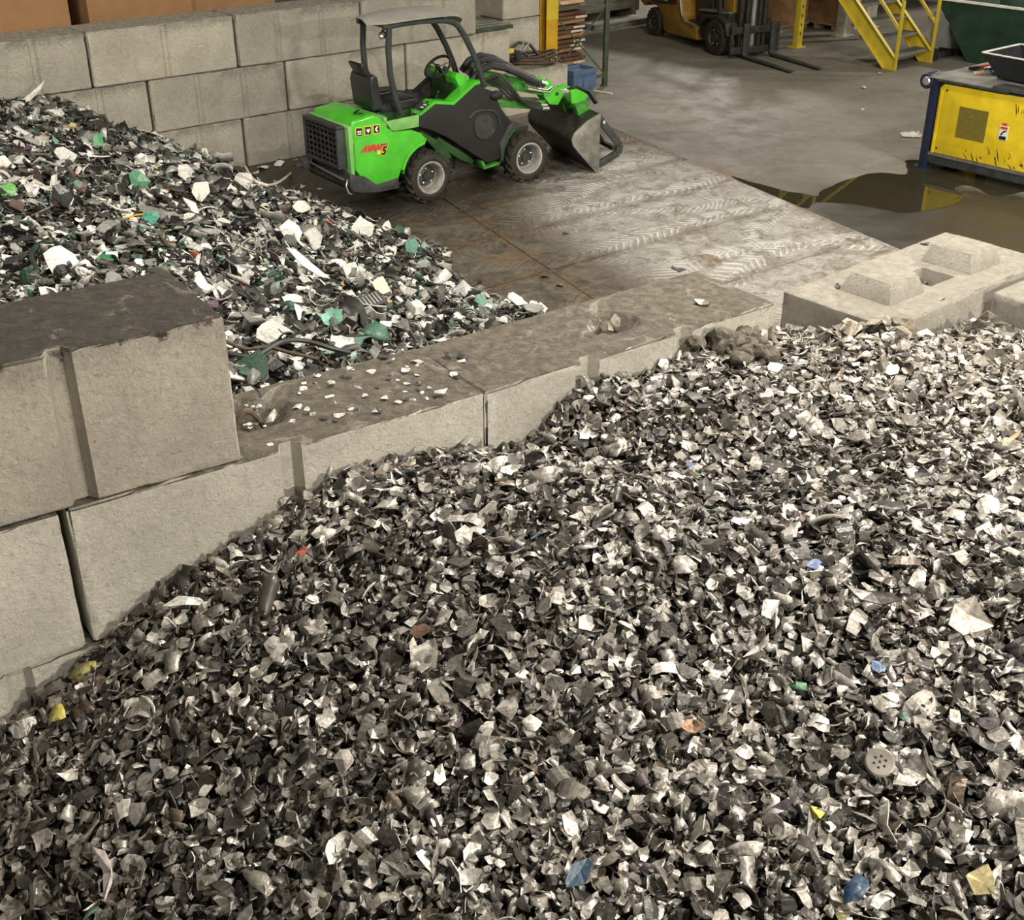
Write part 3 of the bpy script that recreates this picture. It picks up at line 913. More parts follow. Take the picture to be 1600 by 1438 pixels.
def heap_core(name, f, poly, x0, x1, y0, y1, st, parent, drop):
    xs, ys = np.arange(x0, x1 + st, st), np.arange(y0, y1 + st, st)
    X, Y = np.meshgrid(xs, ys, indexing='ij')
    Z = f(X, Y) - drop
    ok = inside(poly, X, Y) & (Z > -0.03)
    vs, idx = [], {}
    fs = []
    for i in range(len(xs) - 1):
        for j in range(len(ys) - 1):
            if ok[i, j] and ok[i + 1, j] and ok[i, j + 1] and ok[i + 1, j + 1]:
                q = []
                for a, c in ((i, j), (i + 1, j), (i + 1, j + 1), (i, j + 1)):
                    if (a, c) not in idx:
                        idx[(a, c)] = len(vs)
                        vs.append((X[a, c], Y[a, c], max(0.0, Z[a, c])))
                    q.append(idx[(a, c)])
                fs.append(tuple(q))
    me = bpy.data.meshes.new(name)
    me.from_pydata(vs, [], fs)
    me.materials.append(MT['core'])
    o = bpy.data.objects.new(name, me)
    COL.objects.link(o)
    o.parent = parent
    return o


def flake_template(kind, g):
    n = int(g.integers(6, 9))
    a = np.sort(g.uniform(0, 2 * np.pi, n))
    a = np.linspace(0, 2 * np.pi, n, endpoint=False) + g.normal(0, 0.22, n)
    r = g.uniform(0.62, 1.12, n)
    if kind == 'strip':
        sx, sy = 1.5, 0.32
    elif kind == 'square':
        r = 1 / np.maximum(np.abs(np.cos(a)), np.abs(np.sin(a))) * g.uniform(0.9, 1.0, n) * 0.85
        sx, sy = 1.0, 0.8
    else:
        sx, sy = 1.0, g.uniform(0.55, 0.95)
    x, y = r * np.cos(a) * sx, r * np.sin(a) * sy
    cv, fold, tw = g.normal(0, 0.30), g.normal(0, 0.30), g.normal(0, 0.30)
    if kind == 'square':
        cv, fold, tw = cv * 0.3, fold * 0.3, tw * 0.2
    z = cv * x * x + fold * np.abs(y) + tw * x * y + g.normal(0, 0.07, n)
    cz = g.normal(0, 0.09)
    th = g.uniform(0.05, 0.11)
    V = np.zeros((2 * n + 2, 3))
    V[:n] = np.stack([x, y, z], 1)
    V[n] = (g.normal(0, 0.12), g.normal(0, 0.1), cz)
    V[n + 1:2 * n + 1] = V[:n] - [0, 0, th]
    V[2 * n + 1] = V[n] - [0, 0, th]
    T = []
    for i in range(n):
        j = (i + 1) % n
        T += [(i, j, n), (n + 1 + j, n + 1 + i, 2 * n + 1), (i, n + 1 + i, j), (j, n + 1 + i, n + 1 + j)]
    return V, np.array(T)




def curl_template(g):
    nu = 6
    arc = g.uniform(0.7, 2.9)
    Lh, w = 1.25, g.uniform(0.35, 0.8)
    rad = 2 * Lh / arc
    th = g.uniform(0.05, 0.1)
    cone = g.uniform(-0.35, 0.35)
    top = []
    for i in range(nu):
        a = arc * (i / (nu - 1) - 0.5)
        e = 1 if 0 < i < nu - 1 else g.uniform(0.45, 0.95)
        for s_ in (-1, 1):
            rr = rad * (1 + cone * s_)
            top.append((rr * math.sin(a), s_ * w * e * g.uniform(0.8, 1.15), rad - rr * math.cos(a) - 0.35 * arc * 0.4))
    V = np.array(top)
    if g.random() < 0.5:
        V[:, 2] *= -1
    n = len(V)
    V = np.concatenate([V, V - [0, 0, th]])
    T = []
    for i in range(nu - 1):
        a, b_, c, d = 2 * i, 2 * i + 1, 2 * i + 3, 2 * i + 2
        T += [(a, d, c), (a, c, b_), (n + a, n + c, n + d), (n + a, n + b_, n + c)]
        for p, q in ((a, d), (c, b_)):
            T += [(p, n + p, q), (q, n + p, n + q)]
    for p, q in ((1, 0), (2 * nu - 2, 2 * nu - 1)):
        T += [(p, n + p, q), (q, n + p, n + q)]
    return V, np.array(T)


TEMPL = [flake_template(k, rng) for k in ['poly'] * 20 + ['strip'] * 4 + ['square'] * 6] + [curl_template(rng) for _ in range(16)]


def rotations(nrm, tilt, g):
    n = len(nrm)
    z = nrm + g.normal(0, 1, (n, 3)) * tilt[:, None]
    z /= np.linalg.norm(z, axis=1)[:, None]
    x = g.normal(0, 1, (n, 3))
    x -= (x * z).sum(1)[:, None] * z
    x /= np.linalg.norm(x, axis=1)[:, None]
    y = np.cross(z, x)
    return np.stack([x, y, z], 2)


def flakes_mesh(name, P, S, Rm, C4, which, mat):
    VV, TT, CC, FL = [], [], [], []
    base = 0
    for t, (V, T) in enumerate(TEMPL):
        sel = np.where(which == t)[0]
        if not len(sel):
            continue
        W = np.einsum('nij,vj->nvi', Rm[sel], V) * S[sel, None, None] + P[sel, None, :]
        nv = len(V)
        VV.append(W.reshape(-1, 3))
        TT.append((T[None] + (base + np.arange(len(sel)) * nv)[:, None, None]).reshape(-1, 3))
        CC.append(np.repeat(C4[sel], nv, 0))
        base += nv * len(sel)
        nt_ = len(T)
        half = nv // 2
        side = ((T < half).any(1) & (T >= half).any(1))
        FL.append(np.tile(np.ones(nt_, bool) if t % 4 else side, len(sel)))
    V = np.concatenate(VV).astype(np.float32)
    T = np.concatenate(TT).astype(np.int32)
    C_ = np.concatenate(CC).astype(np.float32)
    me = bpy.data.meshes.new(name)
    me.vertices.add(len(V))
    me.vertices.foreach_set('co', V.ravel())
    me.loops.add(len(T) * 3)
    me.loops.foreach_set('vertex_index', T.ravel())
    me.polygons.add(len(T))
    me.polygons.foreach_set('loop_start', np.arange(0, len(T) * 3, 3, dtype=np.int32))
    me.update(calc_edges=True)
    me.polygons.foreach_set('use_smooth', ~np.concatenate(FL))
    at_c = me.attributes.new('tint', 'FLOAT_COLOR', 'POINT')
    at_c.data.foreach_set('color', C_.ravel())
    me.materials.append(mat)
    return me


def normals(f, x, y, e=0.04):
    gx = (f(x + e, y) - f(x - e, y)) / (2 * e)
    gy = (f(x, y + e) - f(x, y - e)) / (2 * e)
    n = np.stack([-gx, -gy, np.ones_like(gx)], 1)
    return n / np.linalg.norm(n, axis=1)[:, None]


def palette(n, table, g):
    w = np.array([t[0] for t in table], float)
    k = g.choice(len(table), n, p=w / w.sum())
    out = np.ones((n, 4))
    for i, (w_, lo, hi, metal) in enumerate(table):
        s = np.where(k == i)[0]
        u = g.uniform(0, 1, (len(s), 1))
        out[s, :3] = np.array(lo) * (1 - u) + np.array(hi) * u
        out[s, 3] = metal
    return out


PAL_R = [(32, (0.032, 0.029, 0.027), (0.085, 0.077, 0.070), 0.1), (27, (0.14, 0.13, 0.118), (0.27, 0.252, 0.228), 0.3), (29, (0.30, 0.28, 0.252), (0.50, 0.472, 0.43), 0.42),
         (13, (0.55, 0.525, 0.485), (0.78, 0.755, 0.71), 0.3), (2, (0.12, 0.09, 0.065), (0.21, 0.165, 0.12), 0.2), (0.9, (0.07, 0.05, 0.058), (0.13, 0.10, 0.11), 0.0),
         (0.06, (0.40, 0.35, 0.12), (0.5, 0.45, 0.2), 0.0), (0.03, (0.30, 0.09, 0.07), (0.38, 0.16, 0.12), 0.0), (0.04, (0.08, 0.11, 0.18), (0.16, 0.2, 0.3), 0.0), (0.03, (0.06, 0.13, 0.09), (0.12, 0.22, 0.15), 0.0)]
PAL_L = [(34, (0.018, 0.018, 0.018), (0.06, 0.056, 0.05), 0.1), (20, (0.11, 0.11, 0.10), (0.24, 0.232, 0.212), 0.15), (14, (0.34, 0.34, 0.32), (0.55, 0.54, 0.50), 0.3), (20, (0.60, 0.59, 0.555), (0.85, 0.84, 0.79), 0.1),
         (6, (0.025, 0.058, 0.042), (0.06, 0.13, 0.095), 0.0), (1.6, (0.13, 0.24, 0.19), (0.30, 0.42, 0.36), 0.0), (3, (0.055, 0.035, 0.03), (0.13, 0.085, 0.06), 0.0), (0.4, (0.07, 0.04, 0.06), (0.13, 0.08, 0.11), 0.0),
         (0.3, (0.4, 0.2, 0.06), (0.55, 0.33, 0.12), 0.0), (0.35, (0.6, 0.5, 0.12), (0.75, 0.66, 0.3), 0.0), (0.12, (0.45, 0.08, 0.05), (0.5, 0.15, 0.1), 0.0)]


def dusty(C4, x, y, g):
    # concrete dust has settled on the flakes by the studded blocks
    d = np.clip((x + 0.9 * y - 5.3) / 1.9, 0, 1) * g.uniform(0.25, 1.0, len(x))
    d = (0.62 * d)[:, None]
    out = C4.copy()
    out[:, :3] = C4[:, :3] * (1 - d) + np.array((0.50, 0.455, 0.385)) * d
    out[:, 3] *= (1 - d[:, 0])
    return out


def flake_label(C, t, px, py, heap_r):
    r_, g_, b_ = C[:3]
    lum = (r_ + g_ + b_) / 3
    if max(C[:3]) > 1.9 * min(C[:3]) and max(C[:3]) > 0.12:
        tone = 'red' if r_ > 2 * g_ else 'yellow' if r_ > 1.8 * b_ and g_ > 1.5 * b_ else 'brown' if r_ > g_ else 'blue' if b_ > g_ else 'green'
    elif g_ > 1.25 * r_ and lum > 0.02:
        tone = 'green'
    else:
        tone = 'white' if lum > 0.6 else 'pale grey' if lum > 0.4 else 'grey' if lum > 0.17 else 'dull dark grey' if lum > 0.07 else 'black'
    shape = 'bent' if t < 20 else 'narrow' if t < 24 else 'squarish' if t < 30 else 'curled'
    if heap_r:
        col = ('far left', 'left', 'middle', 'right', 'far right')[min(4, int(px // 320))]
        row = 'near the top of the foreground heap' if py < 700 else 'in the upper half of the foreground heap' if py < 950 else 'in the lower half of the foreground heap' if py < 1200 else 'at the bottom of the foreground heap'
        return '%s %s flake %s, %s' % (tone, shape, row, col)
    col = 'by the back wall' if py < 260 else 'halfway up the electronics heap' if py < 360 else 'low on the electronics heap' if py < 450 else 'just above the divider'
    side = 'far left' if px < 150 else 'left' if px < 300 else 'right' if px < 480 else 'far right'
    return '%s %s scrap piece %s, %s' % (tone, shape, col, side)


def scatter(f, poly, box, n, frame, g, zmin):
    x = g.uniform(box[0], box[1], n * 6)
    y = g.uniform(box[2], box[3], n * 6)
    ok = inside(poly, x, y)
    x, y = x[ok], y[ok]
    z = f(x, y)
    px, py = project(np.stack([x, y, z], 1))
    ok = (z > zmin) & (px > frame[0]) & (px < frame[1]) & (py > frame[2]) & (py < frame[3])
    x, y, z = x[ok][:n], y[ok][:n], z[ok][:n]
    return x, y, z


def heap(root, name, f, poly, box, n, frame, size, pal, mat, seed, nsingle, single_size, single_name, single_label, single_cat, group, zmin=0.015):
    g = np.random.default_rng(seed)
    x, y, z = scatter(f, poly, box, n, frame, g, zmin)
    m = len(x)
    S = np.clip(g.lognormal(math.log(size), 0.36, m), size * 0.42, size * 2.3)
    nr = normals(f, x, y)
    Rm = rotations(nr, np.clip(np.abs(g.normal(0.45, 0.25, m)), 0.1, 1.2), g)
    P = np.stack([x, y, z], 1) + nr * (g.uniform(-1.5, 0.55, m) * S)[:, None]
    C4 = dusty(palette(m, pal, g), x, y, g) if name == 'metal_flakes' else palette(m, pal, g)
    which = g.integers(0, len(TEMPL), m)
    me = flakes_mesh(name, P, S, Rm, C4, which, mat)
    o = bpy.data.objects.new(name, me)
    COL.objects.link(o)
    o.parent = root
    o['kind'] = 'stuff'
    # the pieces that show largest lie loose on top, each an object of its own
    fr2 = (8, 1592, max(8, frame[2]), 1430)
    x, y, z = scatter(f, poly, box, nsingle, fr2, g, 0.06)
    m = len(x)
    S = single_size * g.uniform(0.8, 1.35, m)
    nr = normals(f, x, y)
    Rm = rotations(nr, np.clip(np.abs(g.normal(0.22, 0.14, m)), 0.05, 0.6), g)
    P = np.stack([x, y, z], 1) + nr * (0.45 * S)[:, None]
    C4 = palette(m, pal, g)
    which = g.integers(0, len(TEMPL), m)
    for i in range(m):
        s = slice(i, i + 1)
        me = flakes_mesh(single_name, np.zeros((1, 3)), S[s], Rm[s], C4[s], which[s], mat)
        o = bpy.data.objects.new(single_name, me)
        o.location = P[i]
        COL.objects.link(o)
        qx, qy = project(P[i])
        tag(o, flake_label(C4[i], int(which[i]), float(qx), float(qy), single_name == 'metal_flake'), single_cat, group)


heap_r = thing('metal_flake_heap', 'wide foreground heap of shredded grey metal flakes filling the bay', 'scrap heap', (0.6, 3.4, 0))
heap_r['kind'] = 'stuff'
core = heap_core('heap_core', lambda x, y: zr(x, y), right_poly, -3.6, 4.1, 0.7, 6.5, 0.09, None, 0.05)
core.parent = heap_r
core.matrix_parent_inverse = Matrix.Translation((-0.6, -3.4, 0))
core['kind'] = 'stuff'
heap(heap_r, 'metal_flakes', zr, right_poly, (-3.4, 4.0, 0.8, 6.4), 50000, (-260, 2500, 480, 1720), 0.0245, PAL_R, MT['flake'], 3, 300, 0.034,
     'metal_flake', 'large bent grey metal flake lying loose on the foreground heap', 'metal flake', 'large flakes lying loose on the foreground heap')
heap_l = thing('electronics_scrap_heap', 'heap of shredded green, white and black electronics scrap against the back wall', 'scrap heap', (-2.2, 10.2, 0))
heap_l['kind'] = 'stuff'
core = heap_core('heap_core', lambda x, y: zl(x, y), left_poly, -6.5, 2.0, 4.0, 15.6, 0.12, None, 0.07)
core.parent = heap_l
core.matrix_parent_inverse = Matrix.Translation((2.2, -10.2, 0))
core['kind'] = 'stuff'
heap(heap_l, 'scrap_pieces', zl, left_poly, (-6.5, 2.0, 4.2, 15.6), 17000, (-200, 900, 120, 700), 0.042, PAL_L, MT['ewaste'], 5, 260, 0.085,
     'scrap_piece', 'large torn piece of scrap lying loose on the electronics heap', 'scrap piece', 'large pieces lying loose on the electronics heap')
for root in (heap_r, heap_l):
    for ch in root.children:
        if not ch.name.startswith('heap_core'):
            ch.matrix_parent_inverse = Matrix.Translation(-root.location)


def lone(name, px, py, f, size, col, metal, mat, label, cat, templ, group=None, lift=0.5, tilt=0.15, z=None, stretch=None, face=0.0):
    """a piece one can single out, laid on a heap (or on a level z) where the photograph shows it"""
    g = np.random.default_rng(int(px * 7 + py))
    zz = 1.2 if z is None else z
    if z is None:
        for _ in range(40):
            p = at(px, py, zz)
            zz = 0.5 * zz + 0.5 * float(f(np.array([p.x]), np.array([p.y]))[0])
    p = at(px, py, zz)
    nr = normals(f, np.array([p.x]), np.array([p.y])) if f is not None else np.array([[0, 0, 1.0]])
    if face:
        tc_ = np.array((-p.x, -p.y, CAM_H - p.z))
        nr = nr + face * tc_[None] / np.linalg.norm(tc_)
        nr = nr / np.linalg.norm(nr)
    Rm = rotations(nr, np.array([tilt]), g)
    if stretch is not None:
        # stretch = direction (in the photograph) of the long side
        q = at(px + stretch[0], py + stretch[1], zz) - p
        xv = np.array(q.normalized())
        zv = Rm[0][:, 2]
        xv -= zv * (xv @ zv)
        xv /= np.linalg.norm(xv)
        Rm = np.stack([xv, np.cross(zv, xv), zv], 1)[None]
    me = flakes_mesh(name, np.zeros((1, 3)), np.array([size]), Rm, np.array([[*col, metal]]), np.array([templ]), mat)
    o = bpy.data.objects.new(name, me)
    o.location = Vector(p) + Vector(nr[0]) * size * lift
    COL.objects.link(o)
    return tag(o, label, cat, group)


FR, EW = MT['flake'], MT['ewaste']
specials_r = [
    ('plastic_scrap', 475, 866, 0.032, (0.42, 0.09, 0.06), 0, 'small red plastic piece near the divider foot', 3),
    ('plastic_scrap', 295, 946, 0.075, (0.78, 0.76, 0.71), 0, 'white flat strip on the heap below the dark open joint', 21, (1, -0.05)),
    ('plastic_scrap', 183, 1372, 0.075, (0.42, 0.36, 0.35), 0, 'pale pinkish upright strip in the lower left of the heap', 22, (-0.1, 1)),
    ('plastic_scrap', 96, 1118, 0.045, (0.62, 0.54, 0.15), 0, 'yellow and white scrap at the lower left beside the concrete', 4, (0.4, -1)),
    ('plastic_scrap', 1372, 1048, 0.035, (0.16, 0.23, 0.38), 0, 'blue cylinder-like scrap right of the heap middle', 6),
    ('plastic_scrap', 1268, 888, 0.035, (0.12, 0.19, 0.36), 0, 'blue scrap above the heap middle on the bright slope', 7),
    ('plastic_scrap', 1250, 1076, 0.035, (0.08, 0.22, 0.12), 0, 'green scrap in the right half of the heap', 8),
    ('plastic_scrap', 1274, 1272, 0.028, (0.68, 0.56, 0.08), 0, 'bright yellow scrap low in the right half of the heap', 9),
    ('copper_scrap', 1082, 1142, 0.045, (0.30, 0.18, 0.11), 0.3, 'brown copper coloured scrap in the heap middle', 10),
    ('copper_scrap', 660, 992, 0.045, (0.36, 0.22, 0.17), 0.3, 'pinkish copper scrap left of the heap middle', 11),
    ('metal_flake', 726, 848, 0.055, (0.72, 0.71, 0.68), 0.2, 'tall pale sheet curl standing in the upper heap', 1, (0.2, -1)),
    ('metal_flake', 540, 1195, 0.055, (0.66, 0.62, 0.57), 0.2, 'pale triangular flake in the lower left of the heap', 2),
    ('plastic_scrap', 1330, 1398, 0.05, (0.03, 0.06, 0.12), 0, 'dark blue scrap at the bottom right of the heap', 12),
    ('plastic_scrap', 1535, 1382, 0.05, (0.48, 0.42, 0.22), 0, 'yellow torn scrap at the bottom right corner of the heap', 13),
    ('plastic_scrap', 905, 1375, 0.06, (0.05, 0.09, 0.14), 0, 'dark blue shiny scrap at the bottom of the heap', 14),
    ('plastic_scrap', 1575, 700, 0.05, (0.45, 0.32, 0.19), 0, 'orange brown scrap on the far right of the heap', 22, (1, -0.4)),
    ('metal_flake', 1510, 980, 0.08, (0.62, 0.58, 0.52), 0.4, 'broad pale bent sheet on the bright right slope', 5, (1, 0.15)),
    ('metal_flake', 1360, 945, 0.07, (0.26, 0.24, 0.22), 0.5, 'long grey sheet on the bright right slope', 23, (1, 0.2)),
    ('plastic_scrap', 1080, 735, 0.03, (0.16, 0.22, 0.36), 0, 'small blue scrap behind the front crest of the heap', 15),
]
for s in specials_r:
    lone(s[0], s[1], s[2], zr, s[3], s[4], s[5], FR, s[6], 'scrap', s[7], stretch=s[8] if len(s) > 8 else None, lift=0.8, face=0.5)
specials_l = [
    ('circuit_board', 213, 289, 0.12, (0.05, 0.20, 0.10), 'square green circuit board on the electronics heap', 26),
    ('circuit_board', 395, 585, 0.13, (0.03, 0.075, 0.05), 'dark green circuit board beside the tall block', 27),
    ('circuit_board', 588, 530, 0.12, (0.06, 0.15, 0.10), 'mottled green circuit board above the divider', 28),
    ('circuit_board', 233, 348, 0.10, (0.04, 0.22, 0.15), 'teal green circuit board in the middle of the electronics heap', 3),
    ('circuit_board', 165, 412, 0.08, (0.03, 0.16, 0.08), 'green triangular board just above the tall block', 25),
    ('plastic_scrap', 519, 508, 0.10, (0.22, 0.48, 0.36), 'mint green glossy plastic piece above the divider', 5, (1, 0.3)),
    ('plastic_scrap', 98, 418, 0.14, (0.80, 0.79, 0.74), 'tall white plastic panel above the tall block', 29, (0.5, 1)),
    ('plastic_scrap', 453, 372, 0.13, (0.84, 0.82, 0.77), 'big white rounded plastic piece near the floor edge', 6, (1, 0.2)),
    ('plastic_scrap', 102, 252, 0.12, (0.60, 0.59, 0.55), 'square silver sheet in the upper part of the electronics heap', 26),
    ('plastic_scrap', 138, 240, 0.12, (0.82, 0.78, 0.78), 'white card with a dark hole near the back wall', 21, (1, 0.6)),
    ('plastic_scrap', 152, 228, 0.10, (0.07, 0.30, 0.12), 'bright green wrapper piece near the back wall', 7, (0.3, 1)),
    ('plastic_scrap', 312, 308, 0.13, (0.68, 0.66, 0.58), 'cream triangular sheet right of the electronics heap middle', 1),
    ('plastic_scrap', 594, 454, 0.09, (0.66, 0.62, 0.42), 'white tag with a yellow print on the electronics heap', 29),
    ('plastic_scrap', 12, 304, 0.09, (0.10, 0.34, 0.06), 'bright green piece at the left of the electronics heap', 26),
    ('plastic_scrap', 690, 440, 0.14, (0.80, 0.79, 0.76), 'crumpled white film at the heap toe by the plates', 8),
    ('plastic_scrap', 730, 462, 0.14, (0.66, 0.66, 0.64), 'crumpled silver film beside the crumpled white film', 9),
    ('plastic_scrap', 478, 428, 0.15, (0.80, 0.79, 0.75), 'long curved white strip in the electronics heap', 22, (1, 0.35)),
    ('plastic_scrap', 300, 332, 0.15, (0.80, 0.79, 0.73), 'long crumpled white strip sloping down the electronics heap', 21, (1, 0.45)),
    ('plastic_scrap', 48, 163, 0.15, (0.80, 0.79, 0.74), 'white stick on the peak of the heap at the wall', 22, (1, -0.25)),
    ('plastic_scrap', 36, 150, 0.12, (0.78, 0.77, 0.72), 'shorter white stick lying behind the peak at the wall', 21, (1, -0.2)),
    ('plastic_scrap', 470, 330, 0.10, (0.74, 0.72, 0.64), 'cream lump at the heap edge facing the loader', 10),
    ('plastic_scrap', 640, 392, 0.12, (0.10, 0.24, 0.18), 'green film sticking up at the heap edge', 11, (0.2, -1)),
    ('plastic_scrap', 806, 480, 0.10, (0.74, 0.74, 0.72), 'silvery film at the last tip of the electronics heap', 12),
    ('plastic_scrap', 560, 368, 0.15, (0.62, 0.61, 0.58), 'clear grey film draped on the upper heap edge', 13),
    ('plastic_scrap', 100, 318, 0.15, (0.022, 0.022, 0.022), 'black crumpled lump left in the electronics heap', 14),
    ('plastic_scrap', 752, 478, 0.11, (0.15, 0.30, 0.24), 'pale green film at the tip of the electronics heap', 15),
]
for s in specials_l:
    lone(s[0], s[1], s[2], zl, s[3], s[4], 0.0, EW, s[5], 'scrap', s[6], stretch=s[7] if len(s) > 7 else None, lift=0.7, face=1.0)


def heap_point(px, py, f):
    zz = 1.0
    for _ in range(40):
        p = at(px, py, zz)
        zz = 0.5 * zz + 0.5 * float(f(np.array([p.x]), np.array([p.y]))[0])
    return at(px, py, zz)


# vent grille, cables and sticks on the electronics heap
p = heap_point(572, 484, zl)
vg = thing('vent_grille', 'slotted grey plastic vent grille on the electronics heap above the divider', 'vent grille', p + Vector((0, 0, 0.06)), R(35))
vg.rotation_euler = (R(25), R(-8), R(35))
m2 = MB()
m2.box(-0.15, 0.15, -0.07, 0.07, -0.012, 0)
m2.build('backing', MT['charcoal'], vg)
for k in range(9):
    m2 = MB()
    m2.box(-0.12 + 0.028 * k, -0.107 + 0.028 * k, -0.05, 0.05, 0.0, 0.012)
    m2.build('slat', MT['galv'], vg)
cables = [([(360, 568), (400, 572), (440, 550), (478, 548), (520, 560), (548, 566)], 0.016, 'hose', 'thick black cable curling above the divider in the electronics heap'),
          ([(348, 545), (385, 560), (420, 557), (455, 566), (500, 576)], 0.012, 'rust', 'brown cable lying below the black one in the electronics heap'),
          ([(395, 300), (432, 296), (458, 276)], 0.014, 'boardedge', 'pale bent stick at the heap edge near the loader'),
          ([(384, 268), (396, 290), (418, 300)], 0.016, 'boardedge', 'white curved strap at the heap edge near the wall'),
          ([(60, 432), (52, 415), (62, 396), (88, 392), (100, 404), (112, 430)], 0.016, 'cablegreen', 'dark green cable loop above the tall block'),
          ([(300, 218), (306, 232), (302, 246)], 0.008, 'hose', 'thin dark wire standing up by the back wall'),
          ([(196, 352), (220, 346), (246, 344)], 0.006, 'orangeyellow', 'thin orange wire in the electronics heap')]
for pl_, r_, mt, lab in cables:
    m2 = MB()
    raw = [heap_point(x, y, zl) + Vector((0, 0, 0.05 + r_)) for x, y in pl_]
    fine = []
    for i in range(len(raw) - 1):
        p0, p1, p2, p3 = raw[max(0, i - 1)], raw[i], raw[i + 1], raw[min(len(raw) - 1, i + 2)]
        for t in (0, 0.25, 0.5, 0.75):
            fine.append(0.5 * ((2 * p1) + (-p0 + p2) * t + (2 * p0 - 5 * p1 + 4 * p2 - p3) * t * t + (-p0 + 3 * p1 - 3 * p2 + p3) * t ** 3))
    fine.append(raw[-1])
    m2.tube(fine, r_, 7)
    tag(m2.build('cable' if mt in ('hose', 'rust', 'cablegreen', 'orangeyellow') else 'stick', MT[mt]), lab, 'cable' if mt in ('hose', 'rust', 'cablegreen', 'orangeyellow') else 'stick')

# dark moulded plastic grip among the grey flakes
p = heap_point(421, 944, zr)
q = heap_point(430, 915, zr)
grip = thing('plastic_grip', 'dark rounded plastic grip standing among the flakes near the divider', 'plastic part', p + Vector((0, 0, 0.03)))
d = (q - p).normalized()
pts = [Vector((0, 0, 0)) + d * (-0.085 + 0.17 * t) + Vector((0, 0, 0.02 * t)) for t in [i / 10 for i in range(11)]]
m2 = MB()
m2.tube(pts, [0.012, 0.022, 0.026, 0.027, 0.027, 0.028, 0.030, 0.031, 0.031, 0.028, 0.016], 12)
m2.build('shell', M('dark_grip', (0.05, 0.043, 0.04), 0.35), grip)
m2 = MB()
m2.ball(pts[1] + Vector((0.006, -0.02, 0.014)), 0.007, 0.005, 0.004)
m2.build('screw_hole', MT['blackprint'], grip)
# perforated round cap
p = heap_point(1372, 1206, zr) + Vector((0, 0, 0.04))
cap = thing('perforated_cap', 'round perforated metal cap among the flakes right of the heap middle', 'cap', p)
cap.rotation_euler = (R(35), R(-15), 0)
m2 = MB()
m2.lathe([(0.0, 0.0), (0.040, 0.0), (0.045, -0.006), (0.045, -0.03)], 20)
for i in range(len(m2.v)):
    x, y, z = m2.v[i]
    m2.v[i] = (x, z, y)
m2.build('shell', M('cap_metal', (0.36, 0.33, 0.29), 0.4, 0.5), cap)
for k in range(7):
    m2 = MB()
    a = k * math.pi / 3
    rr = 0 if k == 6 else 0.018
    m2.ball((rr * math.cos(a), rr * math.sin(a), 0.0), 0.0045, 0.0045, 0.002, 8, 4)
    m2.build('hole', MT['blackprint'], cap)

# lumps of caked dirt at the end of the divider
for k, (px, py, r_) in enumerate(((1085, 545, .055), (1105, 536, .06), (1138, 548, .085), (1128, 526, .065), (1155, 530, .06), (1172, 545, .05), (1168, 560, .06), (1192, 562, .065), (1150, 570, .05), (1185, 540, .05))):
    p = heap_point(px, py, zr)
    m2 = MB()
    m2.ball((0, 0, 0), r_, r_ * 0.85, r_ * 0.7, 22, 14)
    m2.v = [tuple(Vector(v) * (1 + 0.55 * noise.noise(Vector(v) * 11 + Vector((k * 3, 0, 0))) + 0.35 * noise.noise(Vector(v) * 30 + Vector((0, k, 0))) + 0.16 * noise.noise(Vector(v) * 75))) for v in m2.v]
    o = m2.build('dirt_clod', MT['clod'])
    o.location = p + Vector((0, 0, r_ * 0.55))
    tag(o, ('brown dirt clod furthest left, touching the divider groove', 'small brown dirt clod behind the largest one', 'largest brown dirt clod at the divider end', 'rounded dirt clod highest against the divider end', 'dirt clod right of the highest one', 'dirt clod in the middle of the right half of the clods', 'greenish grey dirt clod below the middle of the clods', 'dirt clod furthest right and low among the clods', 'lowest dirt clod below the largest one', 'dirt clod furthest right and high by the gap')[k], 'dirt clod', 'caked dirt lumps at the divider end')

# litter on top of the divider
g2 = np.random.default_rng(77)
ZT = CH * 3
litter = [(520, 603), (495, 588), (540, 590), (466, 637), (480, 640), (508, 655), (515, 620), (560, 605), (590, 645), (602, 625), (634, 582), (655, 600), (690, 618), (708, 588), (712, 592), (720, 566), (622, 630),
          (560, 640), (530, 650), (570, 620), (640, 625), (545, 575), (648, 566), (700, 560), (580, 580), (474, 607), (600, 560)]
for _ in range(46):
    lx, ly = g2.random(), g2.random()
    p_ = DA + T1 * (0.75 + 1.05 * lx) + N1 * (0.05 + 0.5 * ly)
    ax_, ay_ = project(np.array((p_.x, p_.y, ZT)))
    litter.append((float(ax_), float(ay_)))
for k, (px, py) in enumerate(litter):
    wht = k % 3 != 2
    lone('litter_flake', px, py, None, (0.022 if k < 27 else 0.010) + 0.012 * g2.random(), (0.62, 0.6, 0.55) if wht else (0.06, 0.055, 0.05), 0.1, FR,
         '%s flake on the brown divider top, %s' % ('small pale' if wht else 'small dark', 'close to the rebar hollow' if px < 500 else 'midway along the near block' if px < 600 else 'toward the crack' if px < 680 else 'beside the crack'), 'metal flake', int(g2.integers(0, 20)),
         group='pale flakes on the divider top' if wht else 'dark flakes on the divider top', z=ZT, lift=0.25, tilt=0.1)
